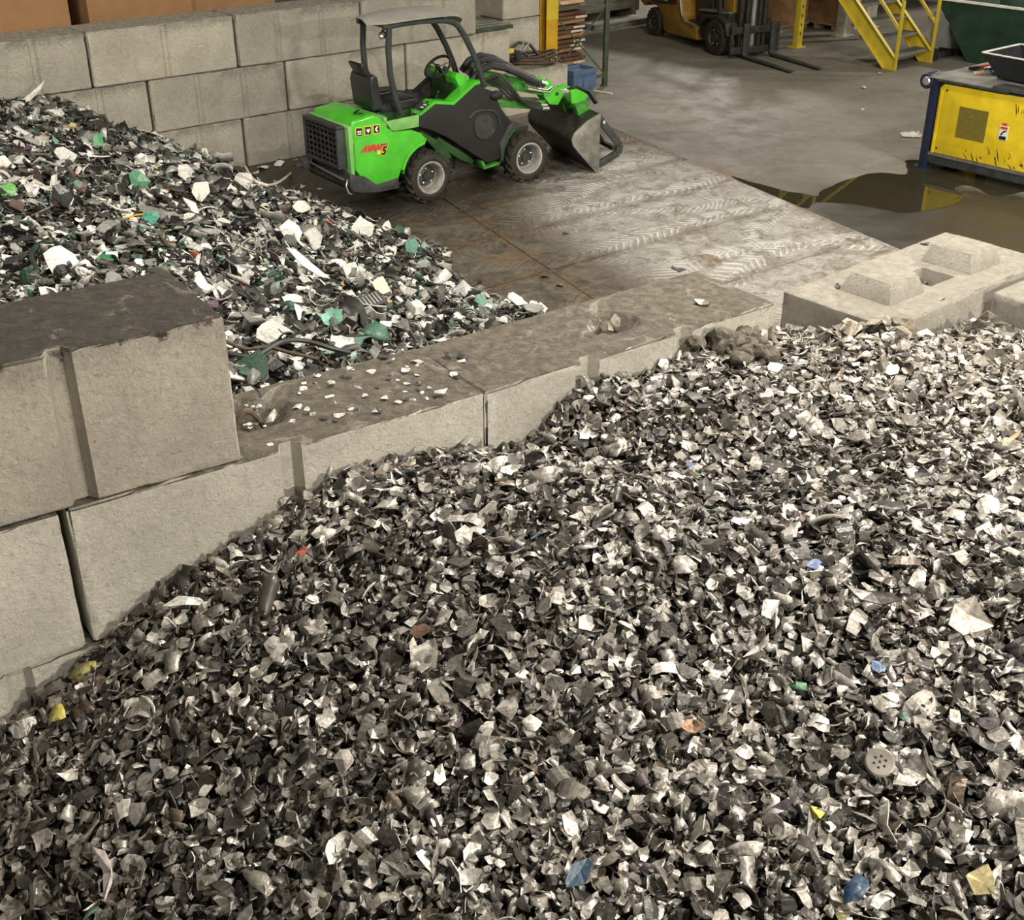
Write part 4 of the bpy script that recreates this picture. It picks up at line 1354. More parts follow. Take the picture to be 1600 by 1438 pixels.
for (px, py, s, col, lab, t) in ((648, 541, .035, (0.02, 0.02, 0.02), 'black chip at the rear edge of the divider near the crack', 4), (1058, 427, .05, (0.05, 0.045, 0.04), 'dark angular scrap at the far end of the divider', 5),
                                 (1098, 476, .055, (0.16, 0.13, 0.10), 'dirt crusted scrap on the far end of the divider', 6), (724, 561, .04, (0.05, 0.045, 0.04), 'dark scrap beside the crack between two divider blocks', 7),
                                 (425, 655, .05, (0.55, 0.53, 0.48), 'pale flakes caught under the rebar loop', 8), (948, 512, .045, (0.2, 0.17, 0.13), 'brown scrap caught in the far hollow of the divider', 9),
                                 (1308, 450, .03, (0.05, 0.045, 0.04), 'dark chip on the studded block beside its near stud', 10), (1445, 382, .03, (0.06, 0.05, 0.04), 'dark chip at the rear edge of the studded block', 11),
                                 (1470, 468, .05, (0.30, 0.27, 0.22), 'grey flake on the studded block front edge', 21)):
    lone('scrap_chip', px, py, None, s, col, 0.1, FR, lab, 'scrap', t, z=ZT, lift=0.35, tilt=0.2)
# flakes heaped against and on the studded block
for k in range(16):
    px, py = 1290 + 9 * k + 6 * g2.normal(), 520 - 3 * g2.random() - (8 if 4 < k < 14 else 0)
    lone('dusty_flake', px, py, None, 0.058, tuple(np.array((0.26, 0.23, 0.18)) * g2.uniform(0.5, 1.6)), 0.1, FR, 'dusty flat flake piled against the studded block, %s' % ('left end' if k < 5 else 'middle' if k < 11 else 'right end'), 'metal flake', int(g2.integers(0, 25)),
         group='flakes piled against the studded block', z=1.79 + 0.004 * k, lift=0.3, tilt=0.3)

# crumbs on the dirty floor behind the loader, rag and chips on the open floor
for k, (px, py, s, col) in enumerate(((487, 258, .05, .7), (474, 293, .055, .75), (500, 295, .05, .5), (484, 305, .035, .7), (456, 292, .025, .6), (466, 316, .03, .2), (412, 262, .09, .75), (435, 258, .09, .8), (440, 252, .08, .1),
                                       (448, 300, .1, .05), (462, 250, .04, .7), (520, 318, .02, .4), (400, 272, .05, .6), (430, 285, .035, .25), (425, 310, .04, .5), (593, 341, .02, .6), (470, 245, .04, .5), (490, 243, .03, .8))):
    lone('plastic_scrap', px, py, None, s, (col, col, col * 0.95), 0, EW, '%s scrap on the dirty floor %s' % ('white' if col > 0.55 else 'grey' if col > 0.25 else 'black', 'along the foot of the back wall' if py < 275 else 'close to the heap edge' if px < 450 else 'near the loader tail'), 'scrap', k % 25, group='scraps on the dirty floor behind the loader', z=0.015, lift=0.2)
for (px, py, s, col, lab) in ((884, 366, .045, .04, 'small dark clod on the steel plates before the loader bucket'), (877, 447, .06, .08, 'dark splinter on the plates near the divider'),
                              (1350, 137, .05, .7, 'small white chip on the open floor below the stairs'), (1375, 115, .06, .75, 'white scrap on the floor at the foot of the stairs'), (1349, 170, .035, .75, 'tiny white chip in the middle of the open floor'),
                              (1268, 170, .035, .75, 'tiny white chip on the open floor left of the others'), (955, 43, .08, .8, 'white scrap on the floor near the crate and forklift'), (850, 433, .06, .15, 'brown splinter on the plates at the heap tip')):
    lone('floor_scrap', px, py, None, s, (col, col, col * 0.95), 0, EW, lab, 'scrap', int(px) % 20, z=0.014, lift=0.25)

m2 = MB()
n_ = 14
vs = []
for i in range(n_ + 1):
    for j in range(n_ + 1):
        u, v = i / n_ - 0.5, j / n_ - 0.5
        p = Vector((u * 0.30, v * 0.17, 0))
        h = 0.028 + 0.05 * abs(noise.noise(p * 16)) + 0.03 * noise.noise(p * 30)
        e = min(0.5 - abs(u), 0.5 - abs(v)) * 8
        vs.append((p.x * (1 + 0.35 * noise.noise(p * 9 + Vector((3, 1, 0)))), p.y * (1 + 0.5 * noise.noise(p * 9)), 0.004 + max(0.0, h) * min(1, e + 0.15)))
m2.add(vs, [(i * (n_ + 1) + j, (i + 1) * (n_ + 1) + j, (i + 1) * (n_ + 1) + j + 1, i * (n_ + 1) + j + 1) for i in range(n_) for j in range(n_)])
o = m2.build('rag', MT['white'], angle=60)
o.location = at(1423, 213, 0)
o.rotation_euler = (0, 0, R(-12))
tag(o, 'crumpled white rag on the floor beside the yellow machine', 'rag')

# ------------------------------------------------------------------ compact loader
LO = Vector((-0.944, 13.82, 0.012))
LYAW = R(37.0)
ld = thing('compact_loader', 'bright green compact wheel loader with grey canopy and steel bucket', 'loader', LO, LYAW)


def wheel(cx, cy, yaw, near):
    t = MB()
    w, ro, ri = 0.115, 0.292, 0.17
    t.lathe([(ri, -w * 0.85), (ri + 0.03, -w), (ro - 0.075, -w * 1.06), (ro - 0.025, -w * 0.92), (ro - 0.01, -w * 0.6), (ro - 0.006, 0), (ro - 0.01, w * 0.6), (ro - 0.025, w * 0.92), (ro - 0.075, w * 1.06), (ri + 0.03, w), (ri, w * 0.85)], 40, cx, cy, ro, yaw)
    for k in range(16):
        for s in (-1, 1):
            a = 2 * math.pi * (k + 0.5 * (s > 0)) / 16
            rot = Matrix.Translation((cx, cy, ro)) @ Matrix.Rotation(yaw, 4, 'Z') @ Matrix.Rotation(-a, 4, 'Y') @ Matrix.Translation((ro - 0.012, s * w * 0.5, 0)) @ Matrix.Rotation(s * R(38), 4, 'X')
            t.box(-0.012, 0.018, -w * 0.56, w * 0.56, -0.016, 0.016, rot)
    o = t.build('wheel', MT['rubber'], ld)
    s = -1 if near else 1
    t = MB()
    prof = [(ri + 0.022, 0.104), (ri + 0.018, 0.112), (ri - 0.004, 0.110), (ri - 0.012, 0.09), (ri - 0.028, 0.05), (ri - 0.03, 0.0), (ri - 0.045, -0.02), (0.085, -0.02), (0.075, -0.005), (0.0, -0.005)]
    t.lathe([(r, s * y) for r, y in prof], 32, cx, cy, ro, yaw)
    t.build('rim', MT['rim'], o)
    t = MB()
    t.lathe([(0.125, s * -0.012), (0.11, s * 0.0), (0.06, s * 0.012), (0.05, s * 0.045), (0.0, s * 0.05)], 20, cx, cy, ro, yaw)
    t.build('hub', MT['charcoal'], o)
    for k in range(5):
        a = k * 2 * math.pi / 5 + 0.4
        t = MB()
        p = Vector((cx, cy, ro)) + Matrix.Rotation(yaw, 3, 'Z') @ Vector((0.088 * math.cos(a), s * 0.012, 0.088 * math.sin(a)))
        t.ball(p, 0.012, 0.012, 0.012, 8, 5)
        t.build('wheel_nut', MT['silver'], o)
    return o


wheel(0.03, 0.115, 0.0, True)
wheel(0.03, 0.99, 0.0, False)
wheel(1.455, 0.10, R(-4), True)
wheel(1.49, 0.96, R(-4), False)

# rear body
m2 = MB()
m2.prism([(-0.915, 0.70), (-0.92, 0.99), (-0.89, 1.045), (-0.62, 1.075), (-0.555, 1.045), (-0.40, 0.86), (-0.36, 0.70)], 0.11, 0.97)
m2.build('hood', MT['green'], ld, bevel=0.035, seg=3)
m2 = MB()
arch = [(0.05 + 0.385 * math.cos(a), 0.32 + 0.385 * math.sin(a)) for a in [R(d_) for d_ in range(100, 172, 8)]]
m2.prism([(-0.91, 0.52), (-0.905, 0.80), (-0.86, 0.835), (-0.46, 0.865), (-0.15, 0.845), (-0.04, 0.80), (0.02, 0.735)] + arch + [(-0.365, 0.33), (-0.66, 0.30), (-0.78, 0.40), (-0.86, 0.44)], 0.075, 1.02)
m2.build('fender', MT['green'], ld, bevel=0.018, seg=2)
m2 = MB()
m2.prism([(0.02, 0.735)] + arch + [(arch[-1][0] + 0.03, arch[-1][1])] + [(0.05 + 0.355 * math.cos(a), 0.32 + 0.355 * math.sin(a)) for a in [R(d_) for d_ in range(171, 96, -8)]], 0.055, 0.12)
m2.build('fender_lip', MT['green'], ld, bevel=0.008)
m2 = MB()
m2.prism([(-0.955, 0.42), (-0.965, 0.985), (-0.935, 1.0), (-0.905, 0.98), (-0.905, 0.42)], 0.10, 0.98)
m2.build('rear_panel', MT['palegreen'], ld, bevel=0.01)
m2 = MB()
m2.prism([(-1.0, 0.34), (-1.0, 0.50), (-0.93, 0.47), (-0.80, 0.43), (-0.66, 0.315), (-0.37, 0.345), (-0.37, 0.225), (-0.63, 0.225), (-0.82, 0.25), (-0.97, 0.29)], 0.06, 1.03)
m2.build('bumper', MT['charcoal'], ld, bevel=0.012)
m2 = MB()
m2.ball((-0.455, 0.058, 0.265), 0.016, 0.004, 0.016, 10, 6)
m2.ball((-0.55, 0.058, 0.275), 0.008, 0.004, 0.008, 10, 6)
m2.build('bolt_hole', MT['blackprint'], ld)
gr = MB()
gx0, gx1 = -1.075, -0.975
for (a, c, z0, z1) in ((0.16, 0.20, 0.55, 0.985), (0.88, 0.92, 0.55, 0.985), (0.16, 0.92, 0.955, 0.995), (0.16, 0.92, 0.53, 0.57)):
    gr.box(gx0, gx1, a, c, z0, z1)
gro = gr.build('grille', MT['charcoal'], ld, bevel=0.006)
m2 = MB()
m2.box(gx0 + 0.06, gx1, 0.19, 0.89, 0.56, 0.97)
m2.build('backing', MT['blackprint'], gro)
for k in range(6):
    m2 = MB()
    zz = 0.60 + 0.063 * k
    m2.box(gx0 + 0.01, gx0 + 0.045, 0.19, 0.89, zz, zz + 0.022)
    m2.build('slat', MT['charcoal'], gro)
for k in range(7):
    m2 = MB()
    yy = 0.27 + 0.09 * k
    m2.box(gx0 + 0.006, gx0 + 0.016, yy, yy + 0.012, 0.56, 0.96)
    m2.build('bar', MT['charcoal'], gro)
m2 = MB()
m2.tube([(-1.03, 0.86, 0.5), (-1.06, 0.84, 0.47), (-1.06, 0.25, 0.44), (-1.03, 0.14, 0.42)], 0.010, 6)
m2.tube([(-1.0, 0.12, 0.42), (-1.04, 0.09, 0.36), (-1.02, 0.075, 0.28), (-0.98, 0.08, 0.26)], 0.010, 6)
m2.build('tow_hook', MT['silver'], ld)
m2 = MB()
m2.box(-1.14, -0.98, 0.86, 0.96, 0.40, 0.50)
m2.box(-1.22, -1.12, 0.88, 0.94, 0.42, 0.46)
m2.build('hitch', MT['charcoal'], ld, bevel=0.008)
# prints on the hood side
for k, x in enumerate((-0.868, -0.755, -0.645)):
    m2 = MB()
    m2.prism([(x, 0.872), (x, 0.972), (x + 0.092, 0.966), (x + 0.092, 0.866)], 0.106, 0.1105)
    o = m2.build('sticker', MT['yellowprint'], ld, bevel=0.004)
    m2 = MB()
    m2.prism([(x + 0.009, 0.881), (x + 0.009, 0.964), (x + 0.083, 0.958), (x + 0.083, 0.875)], 0.1035, 0.107)
    m2.build('ground', MT['blackprint'], o)
    m2 = MB()
    if k == 0:
        m2.box(x + 0.02, x + 0.072, 0.101, 0.104, 0.918, 0.932)
        m2.box(x + 0.028, x + 0.04, 0.101, 0.104, 0.90, 0.92)
        m2.box(x + 0.052, x + 0.064, 0.101, 0.104, 0.90, 0.92)
        m2.box(x + 0.02, x + 0.072, 0.101, 0.104, 0.890, 0.899)
    elif k == 1:
        m2.prism([(x + 0.046, 0.890), (x + 0.024, 0.92), (x + 0.03, 0.942), (x + 0.046, 0.93), (x + 0.062, 0.942), (x + 0.068, 0.92)], 0.101, 0.104)
    else:
        m2.prism([(x + 0.03, 0.90), (x + 0.022, 0.925), (x + 0.05, 0.95), (x + 0.07, 0.945), (x + 0.052, 0.93), (x + 0.045, 0.91), (x + 0.066, 0.893), (x + 0.05, 0.888)], 0.101, 0.104)
    m2.build('pictogram', MT['white'], o)
text_part('brand_lettering', 'AVANT', 0.088, MT['red'], SIDE(-0.825, 0.0735, 0.705, R(3)), ld, shear=0.5, bold=0.0085)
text_part('model_letter', 'e', 0.085, MT['yellowprint'], SIDE(-0.632, 0.0730, 0.652, R(3)), ld, shear=0.2, bold=0.005)
text_part('model_number_outline', '5', 0.118, MT['yellowprint'], SIDE(-0.578, 0.0725, 0.640, R(3)), ld, shear=0.25, bold=0.012)
text_part('model_number', '5', 0.118, MT['blackprint'], SIDE(-0.577, 0.0700, 0.641, R(3)), ld, shear=0.25, bold=0.006)
hm = MB()
for a, c in (((-0.76, 0.30), (-0.66, 0.36)), ((-0.765, 0.295), (-0.70, 0.20))):
    hm.bar((a[0], a[1], 1.067 + (a[0] + 0.89) * 0.11), (c[0], c[1], 1.067 + (c[0] + 0.89) * 0.11), 0.02, 0.008)
hm.build('hood_mark', MT['blackprint'], ld)
# chassis between the axles
m2 = MB()
m2.box(-0.4, 0.70, 0.30, 0.80, 0.26, 0.82)
m2.box(0.55, 1.65, 0.28, 0.78, 0.24, 0.60)
m2.box(0.03, 0.06, 0.10, 1.0, 0.26, 0.32)
m2.box(1.43, 1.47, 0.10, 1.0, 0.26, 0.32)
m2.build('chassis', MT['liftdark'], ld, bevel=0.01)
m2 = MB()
m2.prism([(0.0, 0.80), (0.30, 0.62), (0.42, 0.44), (0.32, 0.40), (0.10, 0.66), (-0.02, 0.74)], 0.14, 0.30)
m2.build('inner_guard', MT['darkgreen'], ld, bevel=0.008)
m2 = MB()
m2.prism([(0.25, 0.70), (0.60, 0.46), (0.75, 0.34), (0.72, 0.30), (0.55, 0.38), (0.22, 0.62)], 0.16, 0.9)
m2.build('pivot_frame', MT['darkgreen'], ld, bevel=0.008)
m2 = MB()
m2.prism([(0.80, 0.33), (0.84, 0.232), (1.08, 0.258), (1.08, 0.28), (0.87, 0.262), (0.835, 0.34)], 0.085, 0.24)
m2.build('step', MT['dullgreen'], ld, bevel=0.005)
m2 = MB()
m2.prism([(1.10, 0.30), (1.13, 0.44), (1.20, 0.56), (1.30, 0.655), (1.33, 0.63), (1.23, 0.54), (1.16, 0.42), (1.14, 0.29)], 0.10, 0.28)
m2.build('front_fender', MT['darkgreen'], ld, bevel=0.006)
m2 = MB()
m2.prism([(1.08, 0.34), (1.12, 0.48), (1.19, 0.60), (1.29, 0.70), (1.25, 0.745), (1.14, 0.64), (1.06, 0.50)], 0.055, 0.26)
m2.build('fender_flange', MT['charcoal'], ld, bevel=0.008)
# cab tub
m2 = MB()
m2.prism([(-0.46, 0.985), (-0.50, 1.00), (-0.415, 0.885), (-0.36, 0.865), (-0.05, 0.865), (-0.04, 1.0)], 0.095, 0.125)
m2.prism([(-0.46, 0.985), (-0.50, 1.00), (-0.415, 0.885), (-0.36, 0.865), (-0.05, 0.865), (-0.04, 1.0)], 0.95, 0.98)
m2.box(-0.50, -0.455, 0.11, 0.97, 0.93, 1.03)
m2.box(-0.44, 0.72, 0.12, 0.96, 0.86, 0.89)
m2.build('cab_tub', MT['palegreen'], ld, bevel=0.008)
cover = [(-0.04, 1.0), (0.17, 1.105), (0.42, 1.055), (0.72, 1.235), (0.80, 1.24), (0.87, 1.175), (1.0, 1.12), (1.10, 0.92), (1.25, 0.74), (1.275, 0.68), (1.19, 0.54), (1.12, 0.40), (1.06, 0.32), (0.90, 0.30), (0.60, 0.50), (0.33, 0.69), (0.10, 0.81), (-0.05, 0.865)]
m2 = MB()
m2.prism(cover, 0.09, 0.24)
sp = m2.build('side_panel', MT['black'], ld, bevel=0.016, seg=2)
m2 = MB()
m2.lathe([(0.0, -0.004), (0.135, -0.004), (0.142, -0.016), (0.150, -0.016), (0.156, 0.0)], 36, 0.855, 0.088, 0.745)
m2.build('round_cover', MT['charcoal'], sp)
m2 = MB()
m2.tube([(0.64, 0.088, 0.86), (0.70, 0.086, 0.92), (0.80, 0.086, 0.935), (0.98, 0.086, 0.91), (1.06, 0.088, 0.83), (1.08, 0.09, 0.74)], 0.012, 6)
m2.build('moulded_rib', MT['charcoal'], sp)
m2 = MB()
m2.prism(cover, 0.84, 0.98)
m2.build('side_panel', MT['black'], ld, bevel=0.016)
m2 = MB()
m2.prism([(-0.045, 1.0), (0.165, 1.125), (0.42, 1.078), (0.715, 1.262), (0.80, 1.27), (0.80, 1.235), (0.725, 1.225), (0.425, 1.045), (0.17, 1.09), (-0.03, 0.985)], 0.082, 0.27)
m2.build('trim_strip', MT['green'], ld, bevel=0.006)
m2 = MB()
m2.prism([(0.0, 1.03), (0.15, 1.115), (0.16, 1.09), (0.02, 1.0)], 0.11, 0.30)
cp = m2.build('control_panel', MT['charcoal'], ld, bevel=0.004)
for k, (x, z) in enumerate(((0.035, 1.053), (0.075, 1.076), (0.115, 1.098))):
    m2 = MB()
    m2.box(x, x + 0.022, 0.15, 0.19, z, z + 0.012)
    m2.build('switch', MT['white'] if k < 2 else MT['black'], cp)
# dash, steering, front cowl
m2 = MB()
m2.prism([(0.60, 1.36), (0.79, 1.265), (0.83, 1.13), (0.83, 0.80), (0.72, 0.80), (0.66, 0.95), (0.64, 1.18), (0.57, 1.30)], 0.26, 0.90)
da = m2.build('dashboard', MT['green'], ld, bevel=0.012)
m2 = MB()
m2.box(0.612, 0.645, 0.34, 0.82, 1.0, 1.22, Matrix.Rotation(R(0), 4, 'Y'))
m2.build('panel', MT['darkgreen'], da)
m2 = MB()
m2.prism([(0.83, 1.20), (0.98, 1.12), (1.10, 0.92), (1.18, 0.62), (0.80, 0.60)], 0.24, 0.84)
m2.build('front_cowl', MT['darkgreen'], ld, bevel=0.01)
m2 = MB()
cw = Vector((0.50, 0.50, 1.395))
ax = Vector((-0.62, -0.10, 0.78)).normalized()
e1 = ax.cross(Vector((0, 1, 0))).normalized()
e2 = ax.cross(e1)
m2.tube([cw + (e1 * math.cos(2 * math.pi * k / 28) + e2 * math.sin(2 * math.pi * k / 28)) * 0.165 for k in range(28)], 0.017, 8, closed=True)
for a in (0.3, 2.4, 4.5):
    m2.bar(cw, cw + (e1 * math.cos(a) + e2 * math.sin(a)) * 0.16, 0.02, 0.008)
m2.ball(cw + ax * 0.01, 0.03, 0.03, 0.03)
st = m2.build('steering_wheel', MT['black'], ld)
m2 = MB()
m2.tube([cw - ax * 0.02, cw - ax * 0.26], 0.022, 8)
m2.build('steering_column', MT['black'], st)
m2 = MB()
m2.ball(cw + e2 * 0.15 + ax * 0.03, 0.025, 0.025, 0.03)
m2.build('spinner_knob', MT['black'], st)
m2 = MB()
m2.tube([(0.30, 0.36, 0.89), (0.33, 0.37, 1.0), (0.40, 0.38, 1.12)], 0.010, 6)
m2.ball((0.41, 0.38, 1.14), 0.02, 0.02, 0.028)
m2.build('lever', MT['black'], ld)
# seat
m2 = MB()
m2.prism([(-0.50, 1.06), (-0.53, 1.36), (-0.51, 1.43), (-0.46, 1.45), (-0.42, 1.42), (-0.38, 1.16), (-0.36, 1.06)], 0.32, 0.76)
m2.build('seat_back', MT['seat'], ld, bevel=0.03, seg=3)
m2 = MB()
m2.prism([(-0.52, 1.43), (-0.585, 1.55), (-0.56, 1.57), (-0.50, 1.53), (-0.45, 1.44)], 0.40, 0.68)
m2.build('headrest', MT['seat'], ld, bevel=0.015)
m2 = MB()
m2.prism([(-0.40, 1.02), (-0.42, 1.12), (0.08, 1.14), (0.13, 1.10), (0.10, 1.03)], 0.32, 0.76)
m2.build('seat_cushion', MT['seat'], ld, bevel=0.03, seg=3)
m2 = MB()
m2.box(-0.42, 0.02, 0.36, 0.72, 0.88, 1.03)
m2.build('seat_base', MT['darkgreen'], ld, bevel=0.01)
for yy in (0.78,):
    m2 = MB()
    m2.ball((-0.08, yy + 0.02, 1.16), 0.20, 0.045, 0.035)
    m2.build('armrest', MT['black'], ld)
# roll bars and canopy
def side_bars(y):
    dz = -0.02
    rear = [(-0.20, y, 1.0), (-0.27, y, 1.2), (-0.32, y, 1.45), (-0.33, y, 1.7), (-0.305, y, 1.96)]
    front = [(0.955, y, 1.16), (0.89, y, 1.36), (0.80, y, 1.56), (0.68, y, 1.77), (0.60, y, 1.875), (0.52, y, 1.93), (0.40, y, 1.955), (0.1, y, 1.975), (-0.15, y, 1.97), (-0.38, y, 1.955)]
    t = MB()
    t.tube(rear, 0.034, 10)
    t.build('roll_bar', MT['tube'], ld)
    t = MB()
    t.tube(front, 0.034, 10)
    t.build('roll_bar', MT['tube'], ld)


side_bars(0.22)
side_bars(0.76)
m2 = MB()
for x, z in ((-0.32, 1.95), (0.30, 1.96), (0.56, 1.90)):
    m2.tube([(x, 0.22, z), (x, 0.76, z)], 0.022, 8)
m2.build('cross_bar', MT['tube'], ld)
cv, cf = [], []
nx_, ny_ = 16, 12
for s_ in (0, 1):
    for i in range(nx_ + 1):
        for j in range(ny_ + 1):
            u, v = i / nx_, j / ny_
            x = -0.52 + 1.38 * u
            w = 0.36 * (1 - 0.22 * (2 * u - 1) ** 2 - (0.62 * max(0, u - 0.8) / 0.2 if u > 0.8 else 0) - (0.35 * max(0, 0.12 - u) / 0.12))
            y = 0.49 + w * (2 * v - 1)
            z = 2.035 - 0.05 * (2 * v - 1) ** 2 + 0.035 * (1 - (2 * u - 1) ** 2) - (0.14 * max(0, (u - 0.72) / 0.28) ** 1.6) - 0.012 * s_
            cv.append((x, y, z))
for s_ in (0, 1):
    k0 = s_ * (nx_ + 1) * (ny_ + 1)
    for i in range(nx_):
        for j in range(ny_):
            a = k0 + i * (ny_ + 1) + j
            cf.append((a, a + ny_ + 1, a + ny_ + 2, a + 1))
ed = [i * (ny_ + 1) for i in range(nx_ + 1)] + [nx_ * (ny_ + 1) + j for j in range(1, ny_ + 1)] + [i * (ny_ + 1) + ny_ for i in range(nx_ - 1, -1, -1)] + [j for j in range(ny_ - 1, 0, -1)]
k1 = (nx_ + 1) * (ny_ + 1)
for i in range(len(ed)):
    a, c = ed[i], ed[(i + 1) % len(ed)]
    cf.append((a, c, c + k1, a + k1))
MB().add(cv, cf).build('canopy', MT['canopy'], ld, angle=60)
m2 = MB()
m2.tube([(-0.33, 0.30, 1.95), (-0.34, 0.30, 1.90)], 0.012, 6)
m2.ball((-0.345, 0.29, 1.865), 0.05, 0.045, 0.04)
wl = m2.build('work_lamp', MT['charcoal'], ld)
m2 = MB()
m2.ball((-0.375, 0.275, 1.852), 0.032, 0.034, 0.03)
m2.build('lens', MT['silver'], wl)
m2 = MB()
m2.ball((1.03, 0.09, 1.075), 0.095, 0.06, 0.055)
m2.build('lamp_housing', MT['black'], ld)
# boom (leans slightly toward the near side with the articulated front)
BR = Matrix.Translation((0.95, 0.5, 0)) @ Matrix.Rotation(R(-9), 4, 'Z') @ Matrix.Translation((-0.95, -0.5, 0))


def bt(m_):
    m_.v = [tuple(BR @ Vector(v)) for v in m_.v]
    return m_


m2 = MB()
m2.prism([(0.98, 1.28), (1.25, 1.26), (1.95, 1.05), (2.06, 1.0), (2.02, 0.90), (1.85, 0.94), (1.2, 1.10), (0.96, 1.14)], 0.44, 0.58)
boom = bt(m2).build('boom', MT['dullgreen'], ld, bevel=0.01)
m2 = MB()
m2.prism([(1.0, 0.90), (1.02, 0.985), (1.9, 0.875), (1.98, 0.80), (1.92, 0.76), (1.4, 0.84)], 0.40, 0.62)
bt(m2).build('lift_link', MT['dullgreen'], ld, bevel=0.008)
m2 = MB()
m2.prism([(1.88, 1.10), (1.96, 1.13), (2.02, 1.05), (2.14, 1.00), (2.17, 0.90), (2.10, 0.80), (1.98, 0.82), (1.90, 0.92)], 0.40, 0.44)
m2.prism([(1.88, 1.10), (1.96, 1.13), (2.02, 1.05), (2.14, 1.00), (2.17, 0.90), (2.10, 0.80), (1.98, 0.82), (1.90, 0.92)], 0.58, 0.62)
m2.prism([(1.95, 1.02), (2.10, 0.97), (2.12, 0.86), (2.0, 0.86)], 0.44, 0.58)
bt(m2).build('coupler', MT['green'], ld, bevel=0.01)
for k in range(3):
    m2 = MB()
    m2.tube([(1.90 + 0.09 * k, 0.385, 1.06 - 0.06 * k), (1.90 + 0.09 * k, 0.64, 1.06 - 0.06 * k)], 0.022, 8)
    bt(m2).build('pivot_pin', MT['charcoal'], ld)
m2 = MB()
m2.prism([(2.24, 0.97), (2.34, 0.98), (2.44, 0.93), (2.50, 0.88), (2.42, 0.80), (2.26, 0.81)], 0.34, 0.39)
m2.prism([(2.24, 0.97), (2.34, 0.98), (2.44, 0.93), (2.50, 0.88), (2.42, 0.80), (2.26, 0.81)], 0.63, 0.68)
m2.prism([(2.26, 0.93), (2.36, 0.93), (2.36, 0.83), (2.26, 0.83)], 0.39, 0.63)
bt(m2).build('hitch_head', MT['green'], ld, bevel=0.008)
m2 = MB()
m2.tube([(2.14, 0.51, 0.92), (2.28, 0.51, 0.90)], 0.06, 14)
bt(m2).build('cylinder_rod', MT['silver'], ld)
m2 = MB()
m2.prism([(2.28, 0.80), (2.46, 0.84), (2.50, 0.70), (2.44, 0.60), (2.34, 0.62)], 0.28, 0.38)
m2.prism([(2.28, 0.80), (2.46, 0.84), (2.50, 0.70), (2.44, 0.60), (2.34, 0.62)], 0.62, 0.72)
bt(m2).build('quick_hitch', MT['dullgreen'], ld, bevel=0.008)
for yy, zo in ((0.34, 0.0), (0.62, 0.06), (0.48, 0.05)):
    m2 = MB()
    a = [(0.90, yy, 1.22 + zo), (1.0, yy, 1.33 + zo), (1.15, yy, 1.37 + zo), (1.32, yy - 0.02, 1.33 + zo), (1.5, yy, 1.25 + zo * 0.6), (1.68, yy + 0.02, 1.16 + zo * 0.5), (1.85, yy + 0.03, 1.08 + zo * 0.5)]
    pts = []
    for i in range(len(a) - 1):
        for t in range(6):
            pts.append(Vector(a[i]).lerp(Vector(a[i + 1]), t / 6))
    m2.tube(pts, 0.042, 9, ribs=0.09)
    bt(m2).build('hose', MT['hose'], ld)
for k in range(4):
    yy = 0.30 + 0.035 * k
    m2 = MB()
    a = [(1.05, yy, 1.22), (1.22, yy - 0.03, 1.26 - 0.04 * k), (1.40, yy - 0.05, 1.08 - 0.04 * k), (1.52, yy - 0.04, 0.94), (1.70, yy, 0.83 + 0.02 * k), (1.86, yy + 0.02, 0.82 + 0.02 * k)]
    pts = []
    for i in range(len(a) - 1):
        p0, p1, p2, p3 = [Vector(a[max(0, min(len(a) - 1, i + q))]) for q in (-1, 0, 1, 2)]
        for t in (0, 0.25, 0.5, 0.75):
            pts.append(0.5 * ((2 * p1) + (-p0 + p2) * t + (2 * p0 - 5 * p1 + 4 * p2 - p3) * t * t + (-p0 + 3 * p1 - 3 * p2 + p3) * t ** 3))
    m2.tube(pts, 0.017, 7)
    bt(m2).build('hose', MT['hose'], ld)
for k in range(4):
    m2 = MB()
    m2.tube([(1.62, 0.30 + 0.05 * k, 1.06 + 0.02 * k), (1.92, 0.31 + 0.05 * k, 0.985 + 0.02 * k), (2.02, 0.36 + 0.05 * k, 1.03)], 0.012, 7)
    bt(m2).build('pipe', MT['silver'], ld)
m2 = MB()
for k in range(3):
    m2.tube([(1.83, 0.32 + 0.05 * k, 0.80 + 0.03 * k), (1.93, 0.33 + 0.05 * k, 0.79 + 0.03 * k)], 0.02, 7)
    m2.tube([(1.86, 0.40 + 0.08 * k, 1.10), (1.94, 0.40 + 0.08 * k, 1.07)], 0.022, 7)
bt(m2).build('fitting', MT['silver'], ld)
m2 = MB()
pts = [Vector((2.36, 0.62, 0.92)), Vector((2.46, 0.55, 0.96)), Vector((2.60, 0.48, 0.90)), Vector((2.68, 0.42, 0.76))]
m2.tube(pts, 0.02, 7)
m2.tube([p + Vector((0.01, 0.06, -0.02)) for p in pts], 0.02, 7)
bt(m2).build('hose', MT['hose'], ld)
